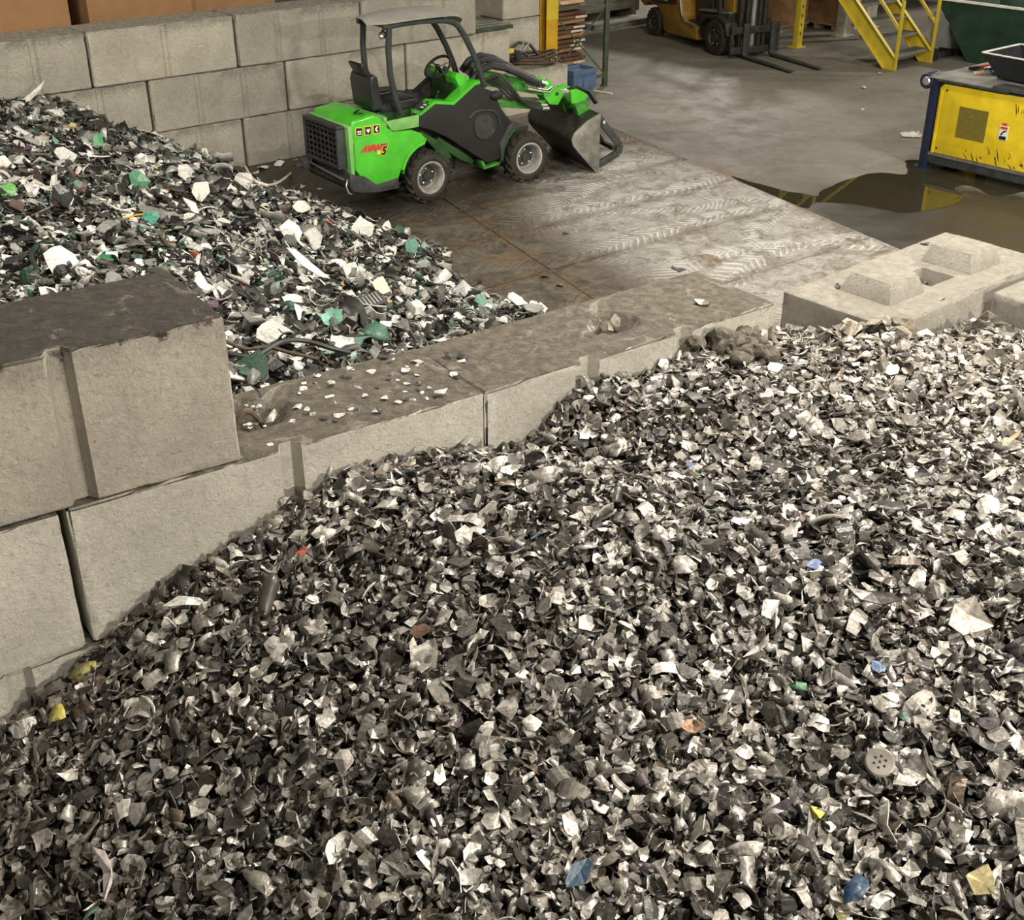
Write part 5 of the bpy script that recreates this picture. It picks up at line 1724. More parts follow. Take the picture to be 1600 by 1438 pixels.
# bucket
KR = Matrix.Translation((2.36, -0.21, 0)) @ Matrix.Rotation(R(-14), 4, 'Z') @ Matrix.Translation((-2.36, 0.21, 0))
bk = MB()
outer = [(2.37, 0.735), (2.20, 0.665), (2.04, 0.55), (1.995, 0.47), (2.01, 0.385), (2.06, 0.31), (2.36, 0.0), (2.375, 0.012)]
innr = [(2.375, 0.715), (2.21, 0.645), (2.06, 0.535), (2.02, 0.465), (2.03, 0.395), (2.08, 0.325), (2.372, 0.03)]
bk.prism(outer + innr[::-1], -0.20, 1.12)
bk.v = [tuple(KR @ Vector(v)) for v in bk.v]
bko = bk.build('bucket', MT['bucket'], ld, angle=50)
for y0 in (-0.222, 1.10):
    m2 = MB()
    m2.prism([(2.385, 0.745), (2.20, 0.66), (2.03, 0.53), (1.995, 0.45), (2.02, 0.37), (2.35, 0.0), (2.385, -0.0), (2.38, 0.4)], y0, y0 + 0.022)
    m2.v = [tuple(KR @ Vector(v)) for v in m2.v]
    m2.build('cheek_plate', MT['cheek'], bko, bevel=0.004)
for y0 in (-0.20, 1.0):
    m2 = MB()
    for a, c in (((2.37, 0.70), (2.45, 0.60)), ((2.45, 0.60), (2.70, 0.30)), ((2.70, 0.31), (2.68, 0.20)), ((2.68, 0.21), (2.42, 0.09)), ((2.38, 0.09), (2.44, 0.10))):
        m2.bar((a[0], y0 + 0.05, a[1]), (c[0], y0 + 0.05, c[1]), 0.085, 0.045, Vector((0, 1, 0)))
    m2.v = [tuple(KR @ Vector(v)) for v in m2.v]
    m2.build('grab_arm', MT['charcoal'], bko, bevel=0.006)
m2 = MB()
for y0 in (0.15, 0.45, 0.75):
    m2.bar((2.40, y0, 0.60), (2.62, y0, 0.26), 0.04, 0.05)
m2.bar((2.62, -0.15, 0.27), (2.62, 1.05, 0.27), 0.05, 0.05)
m2.bar((2.42, -0.15, 0.60), (2.42, 1.05, 0.60), 0.06, 0.06)
m2.v = [tuple(KR @ Vector(v)) for v in m2.v]
m2.build('grab_frame', MT['black'], bko)
m2 = MB()
m2.ball((2.44, -0.20, 0.615), 0.026, 0.02, 0.026)
m2.v = [tuple(KR @ Vector(v)) for v in m2.v]
m2.build('pivot_pin', MT['silver'], bko)

# ------------------------------------------------------------------ things at the end of the back wall
wyaw = WALL_YAW
pl = thing('slat_bundle', 'dark green ribbed slats lying on the wall end behind the loader canopy', 'slats', wb(3.78, 0.03, CH * 2 - 0.008), wyaw)
for k in range(6):
    m2 = MB()
    y0 = 0.03 + 0.085 * k
    m2.box(0.0, 0.66 + 0.02 * (k % 2), y0, y0 + 0.055, 0.0, 0.05 + 0.012 * (k % 2))
    m2.build('slat', MT['rackgreen'] if k % 2 == 0 else MT['woodgrey'], pl, bevel=0.004)
ho = thing('hose_coil', 'coil of brown and black hoses with a grey reel lying on the low wall block', 'hose', wb(5.0, 0.28, CH + 0.0), wyaw)
for k in range(9):
    m2 = MB()
    rr, sx, zz = 0.19 + 0.02 * (k % 4), 1.75 + 0.12 * (k % 3), 0.03 + 0.022 * (k // 2) + 0.006 * k
    ph = 0.35 * k
    m2.tube([(0.02 * math.sin(k) + rr * sx * math.cos(a), 0.02 * math.cos(2 * k) + rr * math.sin(a), zz + 0.02 * math.sin(a * 2 + ph)) for a in [2 * math.pi * t / 26 for t in range(26)]], 0.013, 7, closed=True)
    m2.build('hose_turn', MT['rust'] if k % 3 else MT['hose'], ho)
m2 = MB()
m2.tube([(-0.10, -0.10, 0.10), (-0.30, -0.14, 0.22), (-0.55, -0.05, 0.30), (-0.75, 0.05, 0.26), (-0.95, 0.1, 0.2)], 0.024, 8)
m2.tube([(0.2, 0.1, 0.1), (0.1, 0.2, 0.26), (-0.1, 0.22, 0.30), (-0.3, 0.2, 0.22)], 0.024, 8)
m2.build('hose_end', MT['hose'], ho)
m2 = MB()
m2.lathe([(0.0, -0.03), (0.06, -0.03), (0.065, 0), (0.06, 0.03), (0.0, 0.03)], 18, -0.42, -0.16, 0.20)
m2.build('reel', MT['charcoal'], ho)
m2 = MB()
m2.tube([(-0.36, -0.14, 0.22), (-0.12, -0.05, 0.33)], 0.018, 8)
m2.tube([(-0.38, -0.08, 0.22), (-0.14, 0.02, 0.35)], 0.014, 8)
m2.build('metal_lance', MT['silver'], ho)
m2 = MB()
m2.box(-0.56, -0.46, -0.12, -0.04, 0.24, 0.30)
m2.build('yellow_clamp', MT['yellowprint'], ho, bevel=0.01)

yc = thing('steel_column', 'orange and yellow painted steel column between the wall end and the rack', 'column', wb(5.69, 0.72, 0), wyaw)
m2 = MB()
m2.box(-0.115, 0.115, -0.085, -0.07, 0, 6.0)
m2.box(-0.115, 0.115, 0.07, 0.085, 0, 6.0)
m2.box(-0.008, 0.008, -0.07, 0.07, 0, 6.0)
m2.build('shaft', MT['orangeyellow'], yc, bevel=0.003)
m2 = MB()
m2.box(-0.118, 0.118, -0.088, -0.084, 1.14, 6.0)
m2.build('yellow_paint', MT['safety'], yc)
m2 = MB()
m2.tube([(0.13, -0.06, 0.3), (0.145, -0.07, 0.6), (0.10, -0.10, 0.45), (0.12, -0.1, 0.32)], 0.012, 6)
m2.build('cable', MT['rust'], yc)

# pallet rack upright with bracing
ra0, ra1 = wb(6.86, 0.66), wb(5.95, 1.0)
ryaw = math.atan2((ra0 - ra1).y, (ra0 - ra1).x)
rk = thing('pallet_rack', 'dark green pallet rack frame with crossed braces in front of the stacked boards', 'rack', ra1, ryaw)
RL = (ra0 - ra1).length
for x in (0.0, RL):
    m2 = MB()
    m2.box(x - 0.035, x + 0.035, -0.04, 0.04, 0, 3.2)
    m2.box(x - 0.06, x + 0.06, -0.06, 0.06, 0, 0.012)
    m2.build('upright', MT['rackgreen'], rk, bevel=0.004)
for z in (0.16, 1.24, 2.4):
    m2 = MB()
    m2.bar((0, -0.01, z), (RL, -0.01, z), 0.035, 0.05)
    m2.build('crossbar', MT['rackgreen'], rk)
for a, c in (((0, 1.22), (RL, 0.17)), ((0, 0.17), (RL, 1.22))):
    m2 = MB()
    m2.bar((a[0], -0.025 if a[1] > 1 else 0.02, a[1]), (c[0], -0.025 if a[1] > 1 else 0.02, c[1]), 0.022, 0.022)
    m2.build('brace', MT['rackgreen'], rk)
for k in range(16):
    sh = (0.10, 0.02, 0.0, 0.04, 0.06, -0.03, 0.0, -0.05, 0.02, 0.05, -0.03, 0.0, 0.03, 0.05, 0.02, 0.06)[k]
    m2 = MB()
    z0 = 0.09 + 0.071 * k
    m2.box(-0.02, 0.80, 0.0, 0.75, z0, z0 + 0.05)
    o = m2.build('folded_carton', MT['carddark'] if k % 3 else MT['card'], None, bevel=0.004)
    o.location = ra1 + TB * (0.03 + sh) + NB * 0.10
    o.rotation_euler = (R(0.6) * (k % 2), R(0.8) * ((k % 3) - 1), wyaw)
    tag(o, 'flattened brown carton, %s of the stack behind the green rack' % ('lowest', 'second from the bottom', 'third from the bottom', 'fourth from the bottom', 'fifth from the bottom', 'sixth from the bottom', 'seventh from the bottom', 'just below the middle', 'just above the middle', 'seventh from the top', 'sixth from the top', 'fifth from the top', 'fourth from the top', 'third from the top', 'second from the top', 'topmost')[k], 'carton', 'flattened cartons stacked behind the rack')
    m2 = MB()
    m2.box(0.80, 0.805, 0.02, 0.73, z0 + 0.004, z0 + 0.046)
    if k in (2, 3, 6, 7, 8, 10, 11, 13):
        m2.box(0.55, 0.80, -0.004, 0.0, z0 + 0.008, z0 + 0.04)
    m2.build('white_edge', MT['boardedge'], o)
pb = MB()
for a in (0.0, 0.36, 0.70):
    pb.box(-0.02, 0.85, a, a + 0.08, 0, 0.085)
o = pb.build('pallet', MT['wood'])
o.location = ra1 + TB * 0.03 + NB * 0.10
o.rotation_euler = (0, 0, wyaw)
tag(o, 'low wooden skid carrying the flattened cartons', 'pallet')
cb = thing('open_carton', 'open pale cardboard carton on top of the flattened cartons', 'carton', ra1 + TB * 0.06 + NB * 0.13 + Vector((0, 0, 1.225)), wyaw)
m2 = MB()
for bx in ((0, 0.72, 0, 0.012, 0, 0.3), (0, 0.72, 0.55, 0.562, 0, 0.3), (0, 0.012, 0, 0.56, 0, 0.3), (0.71, 0.722, 0, 0.56, 0, 0.3), (0, 0.72, 0, 0.56, 0, 0.012)):
    m2.box(*bx)
m2.build('carton_body', MT['card'], cb)
m2 = MB()
m2.add([(0.28, -0.01, 0.03), (0.78, -0.01, 0.03), (0.75, 0.10, 0.30), (0.15, 0.10, 0.30), (0.28, -0.02, 0.022), (0.78, -0.02, 0.022), (0.75, 0.09, 0.292), (0.15, 0.09, 0.292)],
       [(0, 1, 2, 3), (7, 6, 5, 4), (0, 4, 5, 1), (1, 5, 6, 2), (2, 6, 7, 3), (3, 7, 4, 0)])
m2.build('flap', MT['cardlight'], cb)

bn = thing('waste_bin', 'blue plastic bin standing beside the low wall block and the rack', 'bin', wb(5.84, 0.22, 0), wyaw)
def taper(m_, hx0, hy0, hx1, hy1, z0, z1, t):
    o4 = [(-1, -1), (1, -1), (1, 1), (-1, 1)]
    v = [(a * hx0, c * hy0, z0) for a, c in o4] + [(a * hx1, c * hy1, z1) for a, c in o4]
    v += [(a * (hx0 - t), c * (hy0 - t), z0 + t) for a, c in o4] + [(a * (hx1 - t), c * (hy1 - t), z1) for a, c in o4]
    f = [(3, 2, 1, 0)] + [(k, (k + 1) % 4, (k + 1) % 4 + 4, k + 4) for k in range(4)] + [(8, 9, 10, 11)] + [(k + 8, k + 12, (k + 1) % 4 + 12, (k + 1) % 4 + 8) for k in range(4)]
    f += [(k + 4, (k + 1) % 4 + 4, (k + 1) % 4 + 12, k + 12) for k in range(4)]
    m_.add(v, f)
m2 = MB()
taper(m2, 0.19, 0.15, 0.235, 0.19, 0.0, 0.47, 0.008)
m2.build('bin_body', MT['blue'], bn)
m2 = MB()
taper(m2, 0.243, 0.198, 0.246, 0.20, 0.405, 0.475, 0.018)
m2.build('bin_rim', MT['blue'], bn)
m2 = MB()
m2.box(-0.02, 0.235, -0.196, -0.17, 0.19, 0.36)
m2.build('moulded_panel', MT['blue'], bn, bevel=0.006)
m2 = MB()
m2.bar(at(925, 141, 0.012), at(956, 146.5, 0.012), 0.04, 0.02)
tag(m2.build('wood_stick', MT['boardedge']), 'pale wooden stick on the floor right of the blue bin', 'stick')

# cardboard containers behind the back wall
for k, (u0, u1, n0, n1, h, mt, lab) in enumerate(((-4.6, -1.70, 0.72, 1.9, 2.7, 'card', 'brown cardboard container above the left end of the back wall'),
                                                  (-1.45, -0.12, 0.80, 2.0, 2.8, 'card', 'brown cardboard container behind the pale block of the back wall'),
                                                  (-0.08, 1.1, 0.90, 2.0, 2.7, 'card', 'third cardboard container behind the wall, left of the loader canopy'))):
    r0 = thing('cardboard_container', lab, 'carton', wb(u0, n0, 0), wyaw, 'cardboard containers behind the back wall')
    L_, W_ = u1 - u0, n1 - n0
    m2 = MB()
    m2.box(0, L_, 0, W_, 0.12, h)
    m2.build('carton_body', MT[mt], r0, bevel=0.008)
    m2 = MB()
    for yy in (0.05, W_ / 2, W_ - 0.15):
        m2.box(0.02, L_ - 0.02, yy, yy + 0.1, 0, 0.12)
    m2.build('skid', MT['wood'], r0)
    m2 = MB()
    for (zz, x0, x1) in ((2.22, 0.3, L_ - 0.4), (2.26, 0.3, L_ - 0.45)):
        m2.box(x0, x1, -0.004, 0.0, zz, zz + 0.012)
    m2.build('printed_line', MT['carddark'], r0)

# ------------------------------------------------------------------ forklift
FO = Vector((3.641, 22.928, 0))
fk = thing('forklift', 'yellow and black forklift with lowered forks parked at the far side', 'forklift', FO, R(-65.7))


def fwheel(x, y, r, w, out):
    t = MB()
    t.lathe([(r * 0.55, -w), (r * 0.9, -w), (r, -w * 0.7), (r, w * 0.7), (r * 0.9, w), (r * 0.55, w)], 30, x, y, r)
    for k in range(18):
        a = 2 * math.pi * k / 18
        rot = Matrix.Translation((x, y, r)) @ Matrix.Rotation(-a, 4, 'Y') @ Matrix.Translation((r - 0.004, 0, 0))
        t.box(-0.01, 0.012, -w * 0.85, w * 0.85, -0.018, 0.018, rot)
    o = t.build('wheel', MT['rubber'], fk)
    t = MB()
    t.lathe([(r * 0.58, out * w * 0.95), (r * 0.52, out * w * 0.6), (r * 0.34, out * w * 0.5), (r * 0.28, out * w * 0.9), (0.0, out * w * 0.95)], 24, x, y, r)
    t.build('rim', MT['liftdark'], o)
    for k in range(6):
        a = k * math.pi / 3
        t = MB()
        t.ball((x + r * 0.42 * math.cos(a), y + out * w * 0.6, r + r * 0.42 * math.sin(a)), 0.02, 0.02, 0.02, 7, 5)
        t.build('wheel_nut', MT['galv'], o)


fwheel(0.0, 0.12, 0.31, 0.11, -1)
fwheel(0.0, 1.0, 0.31, 0.11, 1)
fwheel(-2.2, 0.13, 0.26, 0.10, -1)
fwheel(-2.2, 0.98, 0.26, 0.10, 1)
body = [(-2.62, 0.50), (-2.50, 0.60), (-2.10, 0.555), (-1.92, 0.40), (-1.84, 0.16), (-1.76, 0.135), (-0.70, 0.15), (-0.62, 0.16), (-0.70, 0.40), (-0.92, 0.42), (-1.06, 0.43), (-1.16, 0.50), (-1.22, 0.64), (-1.30, 0.95), (-1.40, 1.08), (-2.55, 1.12), (-2.78, 1.0), (-2.80, 0.60)]
m2 = MB()
m2.prism(body, 0.06, 1.06)
m2.build('body', MT['lift'], fk, bevel=0.02)
m2 = MB()
m2.prism([(-2.46, 0.66), (-2.20, 0.60), (-1.40, 0.68), (-1.40, 0.90), (-2.46, 0.92)], 0.050, 0.062)
o = m2.build('logo_panel', M('dark_maroon_panel', (0.035, 0.016, 0.012), 0.5), fk, bevel=0.01)
text_part('logo_lettering', 'CAT', 0.19, MT['white'], SIDE(-2.06, 0.048, 0.70), o, bold=0.006)
m2 = MB()
m2.tube([(-1.36, 0.058, 1.08), (-1.30, 0.056, 0.85), (-1.24, 0.056, 0.66), (-1.17, 0.056, 0.51), (-1.06, 0.056, 0.425), (-0.74, 0.056, 0.405)], 0.02, 6)
m2.build('step_edge', MT['galv'], fk)
m2 = MB()
m2.prism([(-1.22, 0.46), (-0.60, 0.42), (-0.30, 0.66), (0.25, 0.74), (0.20, 0.50), (-0.2, 0.2), (-1.2, 0.2)], 0.14, 0.98)
m2.build('floor_well', MT['liftdark'], fk, bevel=0.01)
m2 = MB()
m2.prism([(-0.62, 0.44), (-0.42, 0.64), (0.05, 0.69), (0.34, 0.60), (0.42, 0.38), (0.34, 0.36), (0.28, 0.54), (0.04, 0.63), (-0.36, 0.58), (-0.54, 0.42)], 0.02, 0.26)
m2.build('fender', MT['liftdark'], fk, bevel=0.008)
m2 = MB()
m2.prism([(-0.78, 0.66), (-0.74, 0.69), (0.20, 0.745), (0.22, 0.72)], 0.16, 0.96)
m2.build('floor_plate', MT['galv'], fk)
m2 = MB()
m2.prism([(-0.10, 0.74), (-0.20, 1.3), (0.02, 1.45), (0.18, 1.2), (0.22, 0.74)], 0.25, 0.90)
m2.build('front_cowl', MT['lift'], fk, bevel=0.015)
m2 = MB()
m2.prism([(-1.30, 1.08), (-1.34, 1.62), (-1.25, 1.64), (-1.16, 1.25), (-0.72, 1.22), (-0.70, 1.10), (-1.1, 0.95)], 0.32, 0.82)
m2.build('seat', MT['seat'], fk, bevel=0.03)
m2 = MB()
m2.box(-1.1, -0.55, 0.30, 0.82, 0.45, 1.0)
m2.build('engine_cover', MT['liftdark'], fk, bevel=0.01)
for y in (0.12, 1.0):
    for a in (((-0.02, y, 0.70), (-0.30, y, 2.15)), ((-1.65, y, 1.1), (-1.45, y, 2.15)), ((-0.28, y, 2.15), (-1.48, y, 2.15))):
        m2 = MB()
        m2.bar(a[0], a[1], 0.06, 0.07)
        m2.build('guard_post', MT['liftdark'], fk)
for y in (0.30, 0.42, 0.68, 0.80):
    m2 = MB()
    m2.box(0.30 if y in (0.30, 0.80) else 0.36, 0.42 if y in (0.30, 0.80) else 0.44, y - 0.035, y + 0.035, 0.06, 2.3)
    m2.build('mast_rail', MT['liftdark'], fk, bevel=0.005)
m2 = MB()
m2.tube([(0.40, 0.55, 0.1), (0.40, 0.55, 2.1)], 0.045, 10)
m2.build('lift_cylinder', MT['galv'], fk)
m2 = MB()
m2.tube([(0.42, 0.49, 0.2), (0.42, 0.49, 2.1)], 0.012, 6)
m2.tube([(0.42, 0.61, 0.2), (0.42, 0.61, 2.1)], 0.012, 6)
m2.build('chain', MT['charcoal'], fk)
for z0, z1 in ((0.08, 0.20), (0.42, 0.54)):
    m2 = MB()
    m2.box(0.46, 0.51, 0.05, 1.07, z0, z1)
    m2.build('carriage_bar', MT['liftdark'], fk, bevel=0.005)
for y in (0.05, 1.02):
    m2 = MB()
    m2.box(0.455, 0.505, y, y + 0.06, 0.08, 0.58)
    m2.build('carriage_side', MT['liftdark'], fk, bevel=0.004)
for y in (0.28, 0.86):
    m2 = MB()
    m2.prism([(0.515, 0.60), (0.56, 0.60), (0.56, 0.10), (0.60, 0.062), (1.98, 0.036), (1.98, 0.026), (0.56, 0.022), (0.515, 0.05)], y, y + 0.11)
    m2.build('fork', MT['charcoal'], fk, bevel=0.004)

# ------------------------------------------------------------------ stairs and posts at the far right
SO = Vector((6.497, 21.559, 0))
SY = R(39.5)


def sp_(x, y, z=0.0):
    return SO + Matrix.Rotation(SY, 3, 'Z') @ Vector((x, y, z))


stt = thing('stairs', 'yellow steel stairs with grating treads and sloping handrails', 'stairs', SO, SY)
SLOPE = 0.96
for x in (0.0, 1.06):
    m2 = MB()
    y1 = 2.2
    m2.prism([(-0.10, 0.0), (0.10, 0.0), (y1 + 0.17, (y1 - 0.0) * SLOPE), (y1 - 0.10, (y1) * SLOPE + 0.09), (-0.10, 0.20)], x - 0.012, x + 0.012)
    m2.v = [(v[1], v[0], v[2]) for v in m2.v]
    o = m2.build('stringer', MT['safety'], stt)
    for dy, dz in ((0.10, 0.0), (-0.10, 0.20)):
        m2 = MB()
        m2.bar((x - 0.03, dy + 0.0, dz + 0.01), (x - 0.03, y1 + (0.17 if dy > 0 else -0.10), y1 * SLOPE + (0.0 if dy > 0 else 0.09)), 0.07, 0.012, Vector((0, -0.7, 0.7)))
        m2.build('flange', MT['safety'], o)
for k in range(8):
    m2 = MB()
    z = 0.24 + 0.245 * k
    y = 0.02 + (z - 0.16) / SLOPE
    m2.box(0.02, 1.04, y - 0.13, y + 0.13, z - 0.035, z)
    t = m2.build('tread', MT['grating'], stt)
    m2 = MB()
    m2.box(0.02, 1.04, y - 0.14, y - 0.128, z - 0.045, z + 0.003)
    m2.build('nosing', MT['galv'], t)
for x in (0.0, 1.06):
    m2 = MB()
    m2.box(x - 0.025, x + 0.025, -0.12, -0.07, 0.0, 1.13)
    m2.build('rail_post', MT['safety'], stt, bevel=0.005)
    for z0 in (0.66, 1.13):
        m2 = MB()
        m2.bar((x, -0.09, z0), (x, 2.3, z0 + 2.39 * SLOPE), 0.045, 0.045)
        m2.build('handrail', MT['safety'], stt)
    m2 = MB()
    m2.box(x - 0.025, x + 0.025, 2.0, 2.05, 1.95, 3.1)
    m2.build('rail_post', MT['safety'], stt, bevel=0.005)
m2 = MB()
m2.slab([(sp_(a, c).x, sp_(a, c).y) for a, c in ((0.35, 2.28), (7.5, 2.28), (7.5, 7.0), (0.35, 7.0))], 2.55, 2.68)
tag(m2.build('mezzanine_slab', MT['galv'], smooth=False), kind='structure')
yp = thing('guard_post', 'slim yellow steel post with base plate standing right of the forklift', 'post', sp_(0.47, 2.38), SY)
m2 = MB()
m2.box(-0.07, 0.07, -0.05, -0.035, 0, 2.55)
m2.box(-0.07, -0.055, -0.05, 0.06, 0, 2.55)
m2.box(0.055, 0.07, -0.05, 0.06, 0, 2.55)
m2.build('post', MT['safety'], yp, bevel=0.002)
m2 = MB()
m2.box(-0.13, 0.13, -0.11, 0.12, 0, 0.015)
m2.build('base_plate', MT['safety'], yp)
m2 = MB()
for k in range(8):
    m2.box(-0.02, 0.012, -0.0515, -0.05, 0.22 + 0.16 * k, 0.27 + 0.16 * k)
m2.build('slot', MT['blackprint'], yp)

for k, (x, y, w, lab) in enumerate(((2.16, 2.62, 0.10, 'cream square machine leg with base plate behind the stair stringer'), (3.02, 3.0, 0.07, 'thin cream machine leg behind the stair treads'), (3.4, 2.9, 0.09, 'cream machine leg behind the far stair handrail'), (2.12, 2.10, 0.06, 'short cream leg close beside the stair stringer'))):
    r0 = thing('machine_leg', lab, 'post', sp_(x, y), SY)
    m2 = MB()
    m2.box(-w, w, -w, w, 0, 2.5)
    m2.build('post', MT['paint_white'], r0, bevel=0.006)
    m2 = MB()
    m2.box(-w * 1.7, w * 1.7, -w * 1.7, w * 1.7, 0, 0.015)
    m2.build('base_plate', MT['paint_white'], r0)

# cardboard containers on pallets in the far background
for (x, y, L_, W_, h, yw, lab) in ((1.30, 3.55, 0.95, 1.15, 1.3, R(2), 'big brown cardboard container on a pallet behind the forklift forks'), (2.42, 2.98, 0.50, 1.0, 1.2, R(-2), 'cardboard container on a pallet behind the yellow stair stringer')):
    r0 = thing('cardboard_container', lab, 'carton', sp_(x, y), SY + yw, 'cardboard containers in the far background')
    m2 = MB()
    m2.box(0, L_, 0, W_, 0.13, h)
    m2.build('carton_body', MT['card'], r0, bevel=0.01)
    m2 = MB()
    for a in (0.0, W_ * 0.45, W_ - 0.1):
        m2.box(-0.02, L_ + 0.02, a, a + 0.1, 0, 0.10)
    m2.box(-0.03, L_ + 0.03, -0.03, W_ + 0.02, 0.10, 0.13)
    m2.build('pallet', MT['wood'], r0)
m2 = MB()
m2.box(-0.05, 0.05, -0.05, 0.05, 0, 3)
o = m2.build('rack_upright', MT['bluesteel'], bevel=0.005)
o.location = sp_(2.55, 4.1)
o.rotation_euler = (0, 0, SY)
tag(o, 'dark blue rack upright between the two far cardboard containers', 'post')
# crate and slab left of the forklift
cr = thing('wooden_crate', 'grey green boarded crate on skids left of the forklift', 'crate', wb(10.4, 5.25, 0), wyaw)
for k in range(6):
    m2 = MB()
    m2.box(0, 1.75, 0, 1.0, 0.20 + 0.17 * k, 0.365 + 0.17 * k)
    m2.build('board', MT['woodgrey'], cr, bevel=0.006)
m2 = MB()
for x in (0.05, 0.8, 1.6):
    m2.box(x, x + 0.1, 0, 1.0, 0, 0.20)
m2.build('skid', MT['woodgrey'], cr)
m2 = MB()
m2.box(1.69, 1.76, -0.03, -0.001, 0.15, 1.25)
m2.box(0.0, 0.07, -0.03, -0.001, 0.15, 1.25)
m2.build('corner_batten', MT['woodgrey'], cr)
p8 = thing('flat_pallet', 'low flat grey pallet on the floor in front of the crate', 'pallet', wb(10.3, 4.55, 0), wyaw)
for k in range(5):
    m2 = MB()
    m2.box(0, 1.55, 0.11 * k, 0.11 * k + 0.095, 0.08, 0.105)
    m2.build('board', MT['galv'], p8)
for y in (0.02, 0.24, 0.46):
    m2 = MB()
    m2.box(0, 1.55, y, y + 0.06, 0, 0.08)
    m2.build('runner', MT['woodgrey'], p8)

# green hopper with white rim, and the grey chute on its pallet
HO = Vector((8.03, 22.2, 0))
HY = R(-50.2)
hp = thing('steel_hopper', 'large dark green steel hopper with a white rim behind the yellow machine', 'hopper', HO, HY)
m2 = MB()
v = [(0, 0, 0.0), (2.2, 0, 0), (2.2, 1.2, 0), (0, 1.2, 0), (-0.79, 0, 0.97), (3.0, 0, 0.97), (3.0, 2.0, 0.97), (-0.79, 2.0, 0.97)]
v2 = [(a, c + 0.0, e + 0.02) for a, c, e in v]
m2.add(v, [(3, 2, 1, 0), (0, 1, 5, 4), (1, 2, 6, 5), (2, 3, 7, 6), (3, 0, 4, 7)])
m2.add([(0.02, 0.03, 0.05), (2.18, 0.03, 0.05), (2.18, 1.17, 0.05), (0.02, 1.17, 0.05), (-0.74, 0.04, 0.97), (2.95, 0.04, 0.97), (2.95, 1.95, 0.97), (-0.74, 1.95, 0.97)], [(0, 1, 2, 3), (4, 5, 1, 0), (5, 6, 2, 1), (6, 7, 3, 2), (7, 4, 0, 3)])
m2.build('hopper_body', MT['hopper'], hp, smooth=False)
m2 = MB()
for a, c in (((-0.80, 0.0), (3.0, 0.0)), ((-0.79, 0.0), (-0.79, 2.0)), ((-0.79, 2.0), (3.0, 2.0))):
    m2.bar((a[0], a[1], 0.985), (c[0], c[1], 0.985), 0.06, 0.035)
m2.build('rim', MT['white'], hp)
m2 = MB()
m2.prism([(0.3, 0.6), (1.6, 1.35), (2.6, 1.1), (2.6, 0.5), (0.6, 0.4)], 0.5, 1.8)
m2.build('grey_liner', MT['galv'], hp, bevel=0.02)
ct = thing('sheet_chute', 'triangular grey sheet metal chute on a dark pallet beside the green hopper', 'chute', sp_(0, 0), SY)
m2 = MB()
m2.prism([(1.10, 0.27), (1.55, 0.19), (2.03, 0.10), (2.20, 0.10), (2.20, 0.17), (1.22, 0.86), (1.08, 0.86)], -0.02, 0.10)
m2.build('sheet', MT['galv'], ct, bevel=0.006)
m2 = MB()
m2.box(1.30, 2.20, 0.02, 0.10, 0.0, 0.10)
m2.box(1.22, 1.34, -0.05, 0.35, 0, 0.2)
m2.box(1.98, 2.16, -0.04, 0.35, 0, 0.10)
m2.build('pallet', MT['liftdark'], ct)

# ------------------------------------------------------------------ yellow machine at the right edge
MO = Vector((5.207, 15.341, 0))
MY = R(-50.2)
mc = thing('conveyor_machine', 'yellow panelled machine with navy frame standing in the puddle', 'machine', MO, MY)
LM, WM = 2.6, 1.45
for x, y in ((-0.02, 0.0), (-0.02, WM), (LM, 0.0), (LM, WM)):
    m2 = MB()
    m2.box(x - 0.02, x + 0.085, y - 0.03, y + 0.07, 0.0, 1.10)
    o = m2.build('frame_post', MT['navy'], mc, bevel=0.006)
    m2 = MB()
    m2.box(x - 0.10, x + 0.12, y - 0.06, y + 0.12, 0.0, 0.02)
    m2.build('foot_plate', MT['navy'], o)
for y in (0.0, WM):
    for z0, z1 in ((0.08, 0.19), (1.05, 1.11)):
        m2 = MB()
        m2.box(0.04, LM, y, y + 0.06, z0, z1)
        m2.build('frame_rail', MT['navy'] if z0 > 1 else MT['charcoal'], mc, bevel=0.006)
m2 = MB()
m2.box(-0.02, 0.04, 0.03, WM, 1.05, 1.11)
m2.box(-0.02, 0.04, 0.03, WM, 0.08, 0.19)
m2.build('frame_rail', MT['navy'], mc)
m2 = MB()
m2.prism([(0.09, 0.225), (0.09, 1.01), (0.15, 1.065), (1.40, 1.065), (1.40, 0.225)], -0.015, 0.04)
pn = m2.build('side_panel', MT['panel'], mc, bevel=0.008)
m2 = MB()
m2.box(1.42, LM - 0.04, -0.015, 0.04, 0.225, 1.065)
m2.build('side_panel', MT['panel'], mc, bevel=0.008)
m2 = MB()
m2.box(0.40, 0.785, -0.021, -0.012, 0.468, 0.835)
m2.build('vent_mesh', MT['olive'], pn)
for x, z in ((0.19, 0.99), (0.17, 0.285)):
    m2 = MB()
    m2.ball((x, -0.016, z), 0.014, 0.006, 0.014, 10, 6)
    m2.build('bolt', MT['blackprint'], pn)
m2 = MB()
m2.prism([(0.105, 0.22), (0.115, 0.98), (0.135, 0.98), (0.135, 0.22)], -0.022, -0.012)
m2.build('panel_fold', MT['panel'], pn)
m2 = MB()
m2.box(0.960, 1.072, -0.020, -0.014, 0.540, 0.708)
lb = m2.build('warning_label', MT['white'], pn)
m2 = MB()
m2.box(0.972, 1.060, -0.0225, -0.019, 0.672, 0.700)
m2.build('red_header', MT['red'], lb)
m2 = MB()
m2.box(0.972, 1.060, -0.0225, -0.019, 0.548, 0.590)
m2.build('black_footer', MT['blackprint'], lb)
m2 = MB()
m2.prism([(0.982, 0.60), (0.990, 0.625), (1.02, 0.655), (1.05, 0.664), (1.052, 0.650), (1.03, 0.640), (1.01, 0.622), (1.0, 0.598)], -0.0225, -0.019)
m2.build('pictogram', MT['blackprint'], lb)
m2 = MB()
m2.box(0.985, 1.045, -0.020, -0.014, 0.715, 0.742)
